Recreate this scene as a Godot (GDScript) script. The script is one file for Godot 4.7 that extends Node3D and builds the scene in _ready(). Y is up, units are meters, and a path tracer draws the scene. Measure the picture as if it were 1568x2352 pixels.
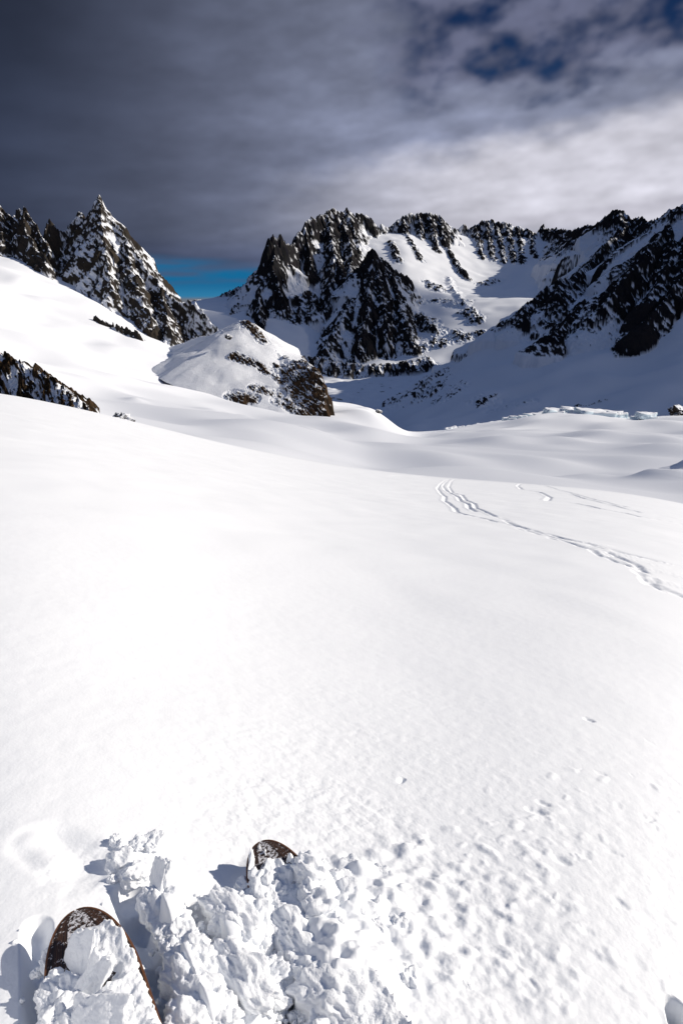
extends Node3D

# ---------------------------------------------------------------- lens and placing
const LENS := 1568.0                     # focal length of the 1568 x 2352 survey frame, in its pixels
var tilt := deg_to_rad(17.4)
var ct := cos(tilt)
var st := sin(tilt)
var rng := RandomNumberGenerator.new()

func ray(px: float, py: float) -> Vector3:
	var a := (px - 784.0) / LENS
	var b := (py - 1176.0) / LENS
	return Vector3(a, -b * ct - st, -(ct - b * st))

func spot(px: float, py: float, r: float) -> Vector3:      # the point seen there at r metres (on the map) from the camera
	var d := ray(px, py)
	return d * (r / sqrt(d.x * d.x + d.z * d.z))

func azimuth(px: float) -> float:
	return atan((px - 784.0) / LENS / 1.0066)

func incline(px: float, py: float) -> float:               # height per metre of distance on a level-900 column
	var b := (py - 1176.0) / LENS
	return cos(azimuth(px)) * (-b * ct - st) / (ct - b * st)

func noise(seed_: int, freq: float, oct := 4, type := FastNoiseLite.TYPE_SIMPLEX_SMOOTH, fractal := FastNoiseLite.FRACTAL_FBM) -> FastNoiseLite:
	var n := FastNoiseLite.new()
	n.seed = seed_
	n.frequency = freq
	n.noise_type = type
	n.fractal_type = fractal
	n.fractal_octaves = oct
	return n

func put(called: String, mesh: Mesh, mat: Material, parent: Node = self) -> MeshInstance3D:
	var o := MeshInstance3D.new()
	o.name = called
	o.mesh = mesh
	o.material_override = mat
	parent.add_child(o, true)
	return o

func numbered(called: String) -> String:
	var n := called
	var k := 0
	while has_node(NodePath(n)):
		k += 1
		n = "%s_%03d" % [called, k]
	return n

func tag(o: Node, label: String, category := "", group := "", kind := "") -> void:
	if label: o.set_meta("label", label)
	if category: o.set_meta("category", category)
	if group: o.set_meta("group", group)
	if kind: o.set_meta("kind", kind)

# ---------------------------------------------------------------- splines
func hermite(xs: PackedFloat32Array, ys: PackedFloat32Array, x: float) -> float:
	var n := xs.size()
	if x <= xs[0]: return ys[0]
	if x >= xs[n - 1]: return ys[n - 1]
	var i := 0
	while x > xs[i + 1]: i += 1
	var h := xs[i + 1] - xs[i]
	var t := (x - xs[i]) / h
	var d := (ys[i + 1] - ys[i]) / h
	var m0 := d
	var m1 := d
	if i > 0: m0 = (ys[i + 1] - ys[i - 1]) / (xs[i + 1] - xs[i - 1])
	if i < n - 2: m1 = (ys[i + 2] - ys[i]) / (xs[i + 2] - xs[i])
	var t2 := t * t
	var t3 := t2 * t
	return (2 * t3 - 3 * t2 + 1) * ys[i] + (t3 - 2 * t2 + t) * h * m0 + (3 * t2 - 2 * t3) * ys[i + 1] + (t3 - t2) * h * m1

func net(cols: Array, rows: Array) -> Dictionary:          # rows: [distance, py, py, ...] one py for each column
	var th := PackedFloat32Array()
	for c in cols: th.append(azimuth(c))
	var lr := PackedFloat32Array()
	var e := []
	for r in rows:
		lr.append(log(r[0]))
		var line := PackedFloat32Array()
		for i in cols.size(): line.append(incline(cols[i], r[i + 1]))
		e.append(line)
	return {"th": th, "lr": lr, "e": e}

# ---------------------------------------------------------------- land: a height field round the viewer's valley, with ridges
# spec: a, b (azimuths as columns), nth, r0, r1, nr, net, sink, ridges, bumps, plus the looks
func land(s: Dictionary) -> Dictionary:
	var nth: int = s.nth
	var nr: int = s.nr
	var n := nth * nr
	var t0 := azimuth(s.a)
	var t1 := azimuth(s.b)
	var th := PackedFloat32Array()
	var rr := PackedFloat32Array()
	for i in nth: th.append(lerpf(t0, t1, float(i) / (nth - 1)))
	for j in nr: rr.append(s.r0 * pow(s.r1 / s.r0, float(j) / (nr - 1)))
	var X := PackedFloat32Array(); X.resize(n)
	var Z := PackedFloat32Array(); Z.resize(n)
	var H := PackedFloat32Array(); H.resize(n)
	var K := PackedFloat32Array(); K.resize(n)       # rockiness
	var S := PackedFloat32Array(); S.resize(n)       # place along the ridge
	var D := PackedFloat32Array(); D.resize(n)       # distance from the ridge
	var Q := PackedFloat32Array(); Q.resize(n)       # how much of the ridge's relief applies
	var O := PackedByteArray(); O.resize(n)          # owner
	var g: Dictionary = s.net
	var rows: int = g.lr.size()
	var lrs := PackedFloat32Array()
	for j in nr: lrs.append(log(rr[j]))
	var sink: float = s.get("sink", 0.0)
	var base_rock: float = s.get("base_rock", 0.0)
	for i in nth:
		var col := PackedFloat32Array()
		for k in rows: col.append(hermite(g.th, g.e[k], th[i]))
		var sn := sin(th[i])
		var cs := cos(th[i])
		for j in nr:
			var q := j * nth + i
			X[q] = rr[j] * sn
			Z[q] = -rr[j] * cs
			H[q] = rr[j] * hermite(g.lr, col, lrs[j]) - sink
			K[q] = base_rock
	# ridges
	var ridges: Array = s.get("ridges", [])
	if ridges:
		var wa: float = s.get("warp", 0.0)
		var w1 := noise(s.seed + 1, 1.0 / s.get("warp_len", 100.0), 3)
		var WX := PackedFloat32Array(); WX.resize(n)
		var WZ := PackedFloat32Array(); WZ.resize(n)
		for q in n:
			WX[q] = X[q] + wa * w1.get_noise_2d(X[q], Z[q])
			WZ[q] = Z[q] + wa * w1.get_noise_2d(X[q] + 7777.0, Z[q])
		var dth := (t1 - t0) / (nth - 1)
		var dlr := (lrs[nr - 1] - lrs[0]) / (nr - 1)
		var ri := 0
		for rd in ridges:
			ri += 1
			var pts := []
			var p: Array = rd.p
			var draped: bool = rd.has("lift")            # a rib lying on the land that is there already
			if draped:
				for k in range(0, p.size(), 2):
					var e := ray(p[k], p[k + 1])
					var ei := clampi(roundi((atan2(e.x, -e.z) - t0) / dth), 0, nth - 1)
					var en := e.y / sqrt(e.x * e.x + e.z * e.z)
					for j in nr:
						if H[j * nth + ei] >= en * rr[j]:
							pts.append(spot(p[k], p[k + 1], rr[j]))
							break
				if pts.is_empty(): continue
			else:
				for k in range(0, p.size(), 3): pts.append(spot(p[k], p[k + 1], p[k + 2]))
			var reach: float = rd.wr if draped else rd.reach
			var s1: float = rd.get("s1", 0.0)
			var w: float = rd.get("w", 0.0)
			var s2: float = rd.get("s2", 0.0)
			var lift: float = rd.get("lift", 0.0)
			var rock: float = rd.rock
			var wr: float = rd.get("wr", w * 1.5)
			var own: int = rd.o
			var along := ri * 3000.0
			for k in range(0, maxi(1, pts.size() - 1)):
				var A: Vector3 = pts[k]
				var B: Vector3 = pts[mini(k + 1, pts.size() - 1)]
				var dx := B.x - A.x
				var dz := B.z - A.z
				var L2 := maxf(dx * dx + dz * dz, 0.0001)
				var L := sqrt(L2)
				var ra := sqrt(A.x * A.x + A.z * A.z)
				var rb := sqrt(B.x * B.x + B.z * B.z)
				var rm := minf(ra, rb)
				var ta := atan2(A.x, -A.z)
				var tb := atan2(B.x, -B.z)
				var i0 := clampi(floori((minf(ta, tb) - (reach + wa) / rm - t0) / dth), 0, nth)
				var i1 := clampi(ceili((maxf(ta, tb) + (reach + wa) / rm - t0) / dth), 0, nth)
				var j0 := clampi(floori((log(maxf(minf(ra, rb) - reach - wa, 1.0)) - lrs[0]) / dlr), 0, nr)
				var j1 := clampi(ceili((log(maxf(ra, rb) + reach + wa) - lrs[0]) / dlr), 0, nr)
				for j in range(j0, j1):
					for i in range(i0, i1):
						var q := j * nth + i
						var ex := WX[q] - A.x
						var ez := WZ[q] - A.z
						var t := clampf((ex * dx + ez * dz) / L2, 0.0, 1.0)
						var fx := ex - t * dx
						var fz := ez - t * dz
						var d := sqrt(fx * fx + fz * fz)
						if d > reach: continue
						if draped:
							var u := 1.0 - d / reach
							K[q] = maxf(K[q], rock * minf(u * 2.0, 1.0))
							O[q] = own
							H[q] += lift * u * u / maxf(1.0, pts.size() * 0.5)
							if D[q] == 0.0 or D[q] > d:
								S[q] = along + t * L
								D[q] = d + 0.01
							Q[q] = maxf(Q[q], u * 0.6)
							continue
						var h := A.y + (B.y - A.y) * t - s1 * minf(d, w) - s2 * maxf(d - w, 0.0) - 3.0 * maxf(d - 0.72 * reach, 0.0)
						if h > H[q]:
							H[q] = h
							S[q] = along + t * L
							D[q] = d
							O[q] = own
							K[q] = rock * maxf(1.0 - d / wr, 0.0) if d < wr else base_rock
							Q[q] = clampf(1.3 - d / reach, 0.0, 1.0)
				along += L
	# a cliff: everything to the right of a line drops away
	if s.has("cliff"):
		var cl: Array = s.cliff
		var p0 := spot(cl[0], cl[1], cl[2])
		var p1 := spot(cl[3], cl[4], cl[5])
		var nx := -(p1.z - p0.z)
		var nz := p1.x - p0.x
		var nl := sqrt(nx * nx + nz * nz) * (1.0 if nx > 0.0 else -1.0)
		var cn0 := noise(s.seed + 9, 0.05, 3)
		for q in n:
			if O[q] == 0: continue
			var sd: float = ((X[q] - p0.x) * nx + (Z[q] - p0.z) * nz) / nl + 7.0 * cn0.get_noise_2d(X[q], Z[q])
			if sd > 0.0: H[q] -= cl[6] * sd
			if sd > -5.0 and H[q] < p0.y + 6.0: K[q] = maxf(K[q], 0.85)
	# relief
	var jag: float = s.get("jag", 0.0)
	var jn := noise(s.seed + 2, 1.0 / s.get("jag_len", 60.0), 3, FastNoiseLite.TYPE_SIMPLEX, FastNoiseLite.FRACTAL_RIDGED)
	var fa: float = s.get("flute", 0.0)
	var fl: float = s.get("flute_len", 100.0)
	var kf: float = s.get("k_flute", 0.5)
	var fn := noise(s.seed + 3, 1.0, s.get("flute_oct", 3), FastNoiseLite.TYPE_SIMPLEX)
	var ba: float = s.get("strata", 0.0)
	var bq: Vector3 = s.get("strata_len", Vector3(60, 12, 60))
	var ang: float = deg_to_rad(s.get("strata_angle", 0.0))
	var ca := cos(ang)
	var sa := sin(ang)
	var bn := noise(s.seed + 4, 1.0, 3, FastNoiseLite.TYPE_SIMPLEX)
	var da: float = s.get("detail", 0.0)
	var dn := noise(s.seed + 5, 1.0 / s.get("detail_len", 40.0), s.get("octaves", 4), FastNoiseLite.TYPE_SIMPLEX, FastNoiseLite.FRACTAL_RIDGED)
	var ua: float = s.get("roll", 0.0)
	var rf: float = s.get("roll_from", 1.0)
	var un := noise(s.seed + 6, 1.0 / s.get("roll_len", 200.0), 2)
	var B1 := PackedFloat32Array(); B1.resize(n)
	for q in n:
		var h := H[q]
		if ua > 0.0: h += ua * un.get_noise_2d(X[q], Z[q]) * smoothstep(rf * 0.5, rf, rr[q / nth])
		if O[q] > 0:
			var f := fn.get_noise_2d(S[q] / fl, D[q] / (fl * 7.0))
			var near := minf(D[q] / (fl * 0.6), 1.0)
			h += fa * f * near * Q[q]
			if jag > 0.0: h += jag * (jn.get_noise_2d(S[q], O[q] * 90.0) - 0.1) * exp(-D[q] * 3.0 / jag)
			B1[q] = f * kf
		if K[q] > 0.01:
			var k := minf(K[q] * 1.6, 1.0)
			var al := X[q] * ca - h * sa
			var ac := X[q] * sa + h * ca
			var b := bn.get_noise_3d(al / bq.x, ac / bq.y, Z[q] / bq.z)
			var e := dn.get_noise_2d(X[q], Z[q])
			h += k * (ba * b + da * e)
			B1[q] += b
		H[q] = h
	for bp in s.get("bumps", []):                 # [px, py, r, radius across, radius along, height]
		var c := spot(bp[0], bp[1], bp[2])
		var wide: float = maxf(bp[3], bp[4]) * 2.5
		var cr := sqrt(c.x * c.x + c.z * c.z)
		var mid := (atan2(c.x, -c.z) - t0) / (t1 - t0) * (nth - 1)
		var half := wide / cr / (t1 - t0) * (nth - 1)
		for j in range(rr.bsearch(cr - wide), mini(rr.bsearch(cr + wide), nr)):
			for i in range(clampi(int(mid - half), 0, nth), clampi(int(mid + half) + 1, 0, nth)):
				var q := j * nth + i
				var ex: float = (X[q] - c.x) / bp[3]
				var ez: float = (Z[q] - c.z) / bp[4]
				var d2: float = ex * ex + ez * ez
				if d2 < 6.0: H[q] += bp[5] * exp(-d2 * 1.2)
	# slopes, colours
	var V := PackedVector3Array(); V.resize(n)
	var N := PackedVector3Array(); N.resize(n)
	var C := PackedColorArray(); C.resize(n)
	var cn := noise(s.seed + 7, 1.0 / s.get("grain_len", 30.0), 3, FastNoiseLite.TYPE_SIMPLEX)
	var kb: float = s.get("k_band", 0.5)
	var ks: float = s.get("k_slope", 0.35)
	var s0: float = s.get("slope_mid", 1.0)
	var kg: float = s.get("k_grain", 0.3)
	var thr: float = s.get("threshold", 0.5)
	var snow: Color = s.get("snow", Color(0.86, 0.88, 0.92))
	var rockc: Color = s.get("rock_color", Color(0.05, 0.047, 0.047))
	var warm: Color = s.get("warm_color", Color(0.1, 0.07, 0.05))
	for j in nr:
		for i in nth:
			var q := j * nth + i
			V[q] = Vector3(X[q], H[q], Z[q])
	for j in nr:
		for i in nth:
			var q := j * nth + i
			var ea := V[j * nth + mini(i + 1, nth - 1)] - V[j * nth + maxi(i - 1, 0)]
			var eb := V[mini(j + 1, nr - 1) * nth + i] - V[maxi(j - 1, 0) * nth + i]
			var m := ea.cross(eb).normalized()
			if m.y < 0.0: m = -m
			N[q] = m
			var k := K[q]
			if k > 0.01:
				var slope := sqrt(maxf(1.0 - m.y * m.y, 0.0)) / maxf(m.y, 0.05)
				var c := cn.get_noise_3d(X[q], H[q], Z[q])
				if O[q] > 0: c = 0.4 * c + 0.9 * fn.get_noise_2d(S[q] / (fl * 0.4) + 90.0, D[q] / (fl * 3.2)) + 0.7 * fn.get_noise_2d(S[q] / (fl * 0.14) + 40.0, D[q] / (fl * 1.1))
				var v := k + kb * B1[q] + ks * clampf(slope - s0, -1.0, 1.2) + kg * c
				var rk := smoothstep(thr - 0.05, thr + 0.05, v)
				C[q] = snow.lerp(rockc.lerp(warm, clampf(0.5 + 1.4 * B1[q] * c + 0.5 * c, 0.0, 1.0)), rk)
			else:
				C[q] = snow
	return {"V": V, "N": N, "C": C, "O": O, "nth": nth, "nr": nr, "th": th, "rr": rr}

func land_mesh(g: Dictionary, owner_: int) -> ArrayMesh:     # the faces of one owner
	var ix := PackedInt32Array()
	var nth: int = g.nth
	var nr: int = g.nr
	var O: PackedByteArray = g.O
	var all: bool = owner_ < 0
	for j in nr - 1:
		for i in nth - 1:
			var a := j * nth + i
			if all or O[a] == owner_:
				ix.append_array([a, a + nth, a + 1, a + 1, a + nth, a + nth + 1])
	if ix.is_empty(): return null
	var V := PackedVector3Array()
	var N := PackedVector3Array()
	var C := PackedColorArray()
	if all:
		V = g.V; N = g.N; C = g.C
	else:
		var to := PackedInt32Array(); to.resize(g.V.size()); to.fill(-1)
		for k in ix.size():
			var v := ix[k]
			if to[v] < 0:
				to[v] = V.size()
				V.append(g.V[v]); N.append(g.N[v]); C.append(g.C[v])
			ix[k] = to[v]
	var arr := []
	arr.resize(Mesh.ARRAY_MAX)
	arr[Mesh.ARRAY_VERTEX] = V
	arr[Mesh.ARRAY_NORMAL] = N
	arr[Mesh.ARRAY_COLOR] = C
	arr[Mesh.ARRAY_INDEX] = ix
	var am := ArrayMesh.new()
	am.add_surface_from_arrays(Mesh.PRIMITIVE_TRIANGLES, arr)
	return am

# ---------------------------------------------------------------- the slope underfoot
const FOOT := 0.98

func crest_fall(theta: float) -> float:                       # how steeply the slope falls away in each direction
	var t := clampf(theta, -0.6, 0.6)
	return (((0.728037 * t + 0.0085863) * t - 0.38625538) * t + 0.15511834) * t + 0.24071439

func slope_h(theta: float, r: float) -> float:
	var k := smoothstep(0.5, 0.9, absf(theta))
	var T := lerpf(crest_fall(theta), 0.235 * cos(theta) + 0.14 * sin(theta), k)
	var rc := 118.0 - 40.0 * (theta - 0.02) * (theta - 0.02) * 2.0
	return -(FOOT + (T - 2.0 * FOOT / rc) * r + FOOT * (r / rc) * (r / rc) + maxf(r - rc, 0.0) * maxf(r - rc, 0.0) * 0.006)

func slope_y(x: float, z: float) -> float:
	return slope_h(atan2(x, -z), sqrt(x * x + z * z))

func on_snow(px: float, py: float, lift := 0.0) -> Vector3:   # where the line of sight meets the slope (raised by lift)
	var d := ray(px, py)
	var flat := sqrt(d.x * d.x + d.z * d.z)
	var e := d.y / flat
	var theta := atan2(d.x, -d.z)
	var lo := 0.2
	var hi := 110.0
	for k in 40:
		var m := sqrt(lo * hi)
		if e * m > slope_h(theta, m) + lift: lo = m
		else: hi = m
	return Vector3(sin(theta) * lo, e * lo, -cos(theta) * lo)

# ---------------------------------------------------------------- sky
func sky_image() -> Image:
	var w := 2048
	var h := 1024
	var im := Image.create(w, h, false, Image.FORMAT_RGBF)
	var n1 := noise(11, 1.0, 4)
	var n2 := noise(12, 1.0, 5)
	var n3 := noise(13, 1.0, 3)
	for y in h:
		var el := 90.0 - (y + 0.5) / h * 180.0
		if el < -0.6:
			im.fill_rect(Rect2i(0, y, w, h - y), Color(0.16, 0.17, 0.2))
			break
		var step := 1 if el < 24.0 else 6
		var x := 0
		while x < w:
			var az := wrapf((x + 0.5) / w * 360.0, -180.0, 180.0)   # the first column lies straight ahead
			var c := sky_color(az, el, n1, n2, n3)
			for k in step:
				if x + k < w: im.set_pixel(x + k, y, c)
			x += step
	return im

func sky_color(az: float, el: float, n1: FastNoiseLite, n2: FastNoiseLite, n3: FastNoiseLite) -> Color:
	var e := deg_to_rad(el)
	var a := deg_to_rad(az)
	var far := 1.0 / (sin(e) + 0.10)                        # the cloud deck overhead, seen ever flatter towards the horizon
	var u := sin(a) * far
	var v := cos(a) * far
	var slow := n1.get_noise_3d(u * 0.16, v * 0.16, 3.0)
	var mid := n2.get_noise_3d(u * 0.45 + 9.0, v * 0.75, 1.0)
	var fine := n2.get_noise_3d(u * 1.5, v * 1.9, 5.0)
	var puff := n2.get_noise_3d(a * 8.0 + e * 5.0, e * 19.0 - a * 4.0, 8.0)
	var puff2 := n2.get_noise_3d(a * 22.0 + e * 12.0, e * 44.0 - a * 9.0, 2.0)
	# broad brightness: the deck thins and brightens towards the sun's side
	var side := smoothstep(-34.0, 24.0, az + 6.0 * slow)
	if az > 90.0: side = 1.0 - smoothstep(100.0, 190.0, az)
	if az < -120.0: side = maxf(side, 0.25 * smoothstep(-120.0, -170.0, az))
	var grey := Color(0.024, 0.034, 0.066).lerp(Color(0.25, 0.275, 0.385), pow(side, 1.25))
	# the long bright bank low on the right
	var top := 8.6 + 0.19 * az + 1.2 * mid + 1.3 * puff
	var bank := smoothstep(top + 1.1, top - 1.2, el) * smoothstep(-9.0, 12.0, az) * smoothstep(3.2, 6.2 - 0.02 * az, el + 0.8 * slow)
	grey = grey.lerp(Color(0.58, 0.575, 0.65), bank * (0.72 + 0.28 * side))
	# thin streak below it
	var line := 5.3 + 0.075 * (az - 8.0)
	var streak := smoothstep(1.1, 0.0, absf(el - line + 0.25 * mid) / (1.0 if el < line else 0.35)) * smoothstep(2.0, 20.0, az)
	grey = grey.lerp(Color(0.44, 0.43, 0.5), 0.55 * streak)
	grey = grey * (1.0 + (0.2 + 0.25 * side) * mid * (1.0 - 0.75 * bank) + 0.16 * fine + 0.25 * slow + 0.12 * puff)
	var wisp := n2.get_noise_3d(a * 26.0 + e * 30.0, e * 95.0 - a * 18.0, 4.0)
	var rip := n2.get_noise_3d(a * 10.0 + e * 8.0, e * 34.0 - a * 5.0, 6.0)
	grey = grey * (1.0 + 0.3 * (1.0 - 0.45 * bank) * rip * smoothstep(-24.0, 5.0, az) + 0.13 * wisp * smoothstep(-30.0, 5.0, az)) * (1.0 - 0.35 * smoothstep(8.0, 19.0, el) * smoothstep(-8.0, -24.0, az))
	# low blue-grey dimming over the skyline
	var low := smoothstep(5.0, 2.2, el)
	grey = grey.lerp(grey * Color(0.72, 0.8, 0.98), low * 0.8)
	# blue rift with puffs high on the right
	var open := smoothstep(0.0, 3.0, el - (11.6 + 0.08 * az + 2.2 * puff)) * smoothstep(1.0, 7.0, az + 4.0 * puff) * smoothstep(95.0, 60.0, az)
	var clear := clampf(open * (0.34 - 1.5 * puff - 0.9 * puff2), 0.0, 1.0)
	var blue := Color(0.008, 0.026, 0.085).lerp(Color(0.02, 0.05, 0.13), smoothstep(19.0, 11.0, el))
	grey = grey.lerp(Color(0.105, 0.115, 0.185) * (1.0 + 0.9 * puff), open * 0.88)
	var c := grey.lerp(blue, clear)
	# clear band between cloud and horizon, on the far left of the massif
	var gap := smoothstep(3.1, 2.2, el + 0.012 * (az + 10.0) * 4.0 + 0.5 * mid) * smoothstep(4.0, -6.0, az) * smoothstep(-60.0, -30.0, az)
	var haze := Color(0.008, 0.14, 0.31).lerp(Color(0.03, 0.2, 0.38), smoothstep(1.2, 0.0, el))
	haze = haze.lerp(Color(0.06, 0.1, 0.19), clampf(0.45 + 1.6 * n2.get_noise_2d(a * 6.0, el * 2.2), 0.0, 0.85) * smoothstep(0.5, 1.8, el))
	c = c.lerp(haze, gap)
	# overhead and behind: the same broken deck
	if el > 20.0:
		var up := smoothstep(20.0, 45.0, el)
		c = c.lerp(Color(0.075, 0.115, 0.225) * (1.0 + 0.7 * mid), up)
	c.r = maxf(c.r, 0.002); c.g = maxf(c.g, 0.002); c.b = maxf(c.b, 0.004)
	c.a = 1.0
	return c

# ---------------------------------------------------------------- snow lumps
func lump(seed_: int, squash: Vector3, rough: float, cells := 14, boxy := 0.0) -> ArrayMesh:
	var n := noise(seed_, 1.1, 3)
	var m := noise(seed_ + 50, 4.5, 3)
	var tool := SurfaceTool.new()
	tool.begin(Mesh.PRIMITIVE_TRIANGLES)
	tool.set_smooth_group(0)
	for f in 6:
		var grid := []
		for j in cells + 1:
			for i in cells + 1:
				var a := 2.0 * i / cells - 1.0
				var b := 2.0 * j / cells - 1.0
				var p: Vector3 = [Vector3(1, a, b), Vector3(-1, b, a), Vector3(b, 1, a), Vector3(a, -1, b), Vector3(a, b, 1), Vector3(b, a, -1)][f]
				var round_ := p.normalized()
				var q := round_.lerp(p * 0.8, boxy)
				q = q * (1.0 + rough * n.get_noise_3dv(round_ + Vector3(seed_, 0, 0)) * 1.5 + rough * 0.34 * m.get_noise_3dv(round_))
				q = q * squash
				grid.append(Vector3(snappedf(q.x, 0.0001), snappedf(q.y, 0.0001), snappedf(q.z, 0.0001)))
		for j in cells:
			for i in cells:
				var a := j * (cells + 1) + i
				for k in [a, a + cells + 1, a + 1, a + 1, a + cells + 1, a + cells + 2]:
					tool.add_vertex(grid[k])
	tool.index()
	tool.generate_normals()
	return tool.commit()

func noise_tex(seed_: int, freq: float, oct := 4, size := 512) -> NoiseTexture2D:
	var t := NoiseTexture2D.new()
	t.width = size
	t.height = size
	t.seamless = true
	t.noise = noise(seed_, freq, oct)
	return t

var snow_mat: StandardMaterial3D
var far_mat: StandardMaterial3D
var rock_mat: StandardMaterial3D
var lump_mat: StandardMaterial3D
var ice_mat: StandardMaterial3D

func materials() -> void:
	far_mat = StandardMaterial3D.new()
	far_mat.vertex_color_use_as_albedo = true
	far_mat.roughness = 1.0
	far_mat.metallic_specular = 0.1
	rock_mat = far_mat.duplicate()
	rock_mat.uv1_triplanar = true
	rock_mat.uv1_world_triplanar = true
	rock_mat.uv1_scale = Vector3.ONE * 0.06
	rock_mat.heightmap_enabled = true
	rock_mat.heightmap_scale = 60.0
	rock_mat.heightmap_texture = noise_tex(31, 0.03, 5)
	snow_mat = StandardMaterial3D.new()
	snow_mat.albedo_color = Color(0.88, 0.9, 0.93).linear_to_srgb()
	snow_mat.roughness = 0.9
	snow_mat.metallic_specular = 0.15
	snow_mat.uv1_triplanar = true
	snow_mat.uv1_world_triplanar = true
	snow_mat.uv1_scale = Vector3.ONE * 1.7
	snow_mat.heightmap_enabled = true
	snow_mat.heightmap_scale = 0.05
	snow_mat.heightmap_texture = noise_tex(32, 0.11, 4)
	lump_mat = snow_mat.duplicate()
	lump_mat.heightmap_scale = 0.12
	lump_mat.heightmap_texture = noise_tex(33, 0.045, 5)
	lump_mat.uv1_scale = Vector3.ONE * 7.0
	ice_mat = StandardMaterial3D.new()
	ice_mat.albedo_color = Color(0.62, 0.76, 0.84).linear_to_srgb()
	ice_mat.roughness = 0.7

# ================================================================ the scene
func _ready() -> void:
	rng.seed = 20240
	var cam := Camera3D.new()
	cam.name = "camera"
	cam.fov = rad_to_deg(2.0 * atan(1176.0 / LENS))
	cam.near = 0.05
	cam.far = 90000.0
	cam.rotation.x = -tilt
	add_child(cam)
	cam.current = true

	var env := Environment.new()
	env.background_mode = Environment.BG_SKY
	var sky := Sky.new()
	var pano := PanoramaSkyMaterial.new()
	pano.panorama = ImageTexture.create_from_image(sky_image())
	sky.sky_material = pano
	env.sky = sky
	env.tonemap_mode = Environment.TONE_MAPPER_LINEAR
	env.tonemap_exposure = 1.0
	env.sdfgi_enabled = true
	env.ssao_enabled = true
	env.ssil_enabled = true
	var we := WorldEnvironment.new()
	we.name = "world"
	we.environment = env
	add_child(we)

	var sun := DirectionalLight3D.new()
	sun.name = "sun"
	var saz := deg_to_rad(80.0)
	var sel := deg_to_rad(28.0)
	sun.look_at_from_position(Vector3(sin(saz) * cos(sel), sin(sel), -cos(saz) * cos(sel)), Vector3.ZERO)
	sun.light_energy = 1.5
	sun.light_color = Color(1.0, 0.965, 0.91)
	sun.light_angular_distance = 0.5
	sun.shadow_enabled = true
	add_child(sun)

	env.volumetric_fog_enabled = true
	env.volumetric_fog_density = 0.0
	materials()
	shade_clouds(-sun.global_transform.basis.z * -1.0)
	far_mountains()
	middle_ground()
	near_slope()
	skis()
	clods()

func shade_clouds(towards: Vector3) -> void:
	# banks added out of view to shade the right range, valley and plateau
	for c in [[1470, 800, 3200, 3300.0, 1700.0, 0.0070, "unseen cloud bank added to shade the range on the right"],
			[650, 760, 6200, 9500.0, 1250.0, 0.0032, "unseen high cloud bank added to shade the valley glacier"],
			[1400, 1050, 420, 2600.0, 420.0, 0.0011, "unseen thin cloud added to shade the plateau"]]:
		var o := FogVolume.new()
		o.name = numbered("cloud")
		o.shape = RenderingServer.FOG_VOLUME_SHAPE_ELLIPSOID
		o.size = Vector3(c[4] * 2.0, c[4] * 0.4, c[4] * 2.0)
		var m := FogMaterial.new()
		m.density = c[5]
		m.albedo = Color(0.97, 0.97, 0.98)
		o.material = m
		add_child(o)
		o.position = spot(c[0], c[1], c[2]) + towards * c[3]
		tag(o, c[6], "cloud")

func mountain(g: Dictionary, owner_: int, called: String, label: String, mat: Material, category := "mountain") -> void:
	var m := land_mesh(g, owner_)
	if m == null:
		print("nothing for ", called, owner_)
		return
	var o := put(numbered(called), m, mat)
	tag(o, label, category, "", "structure")

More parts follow.
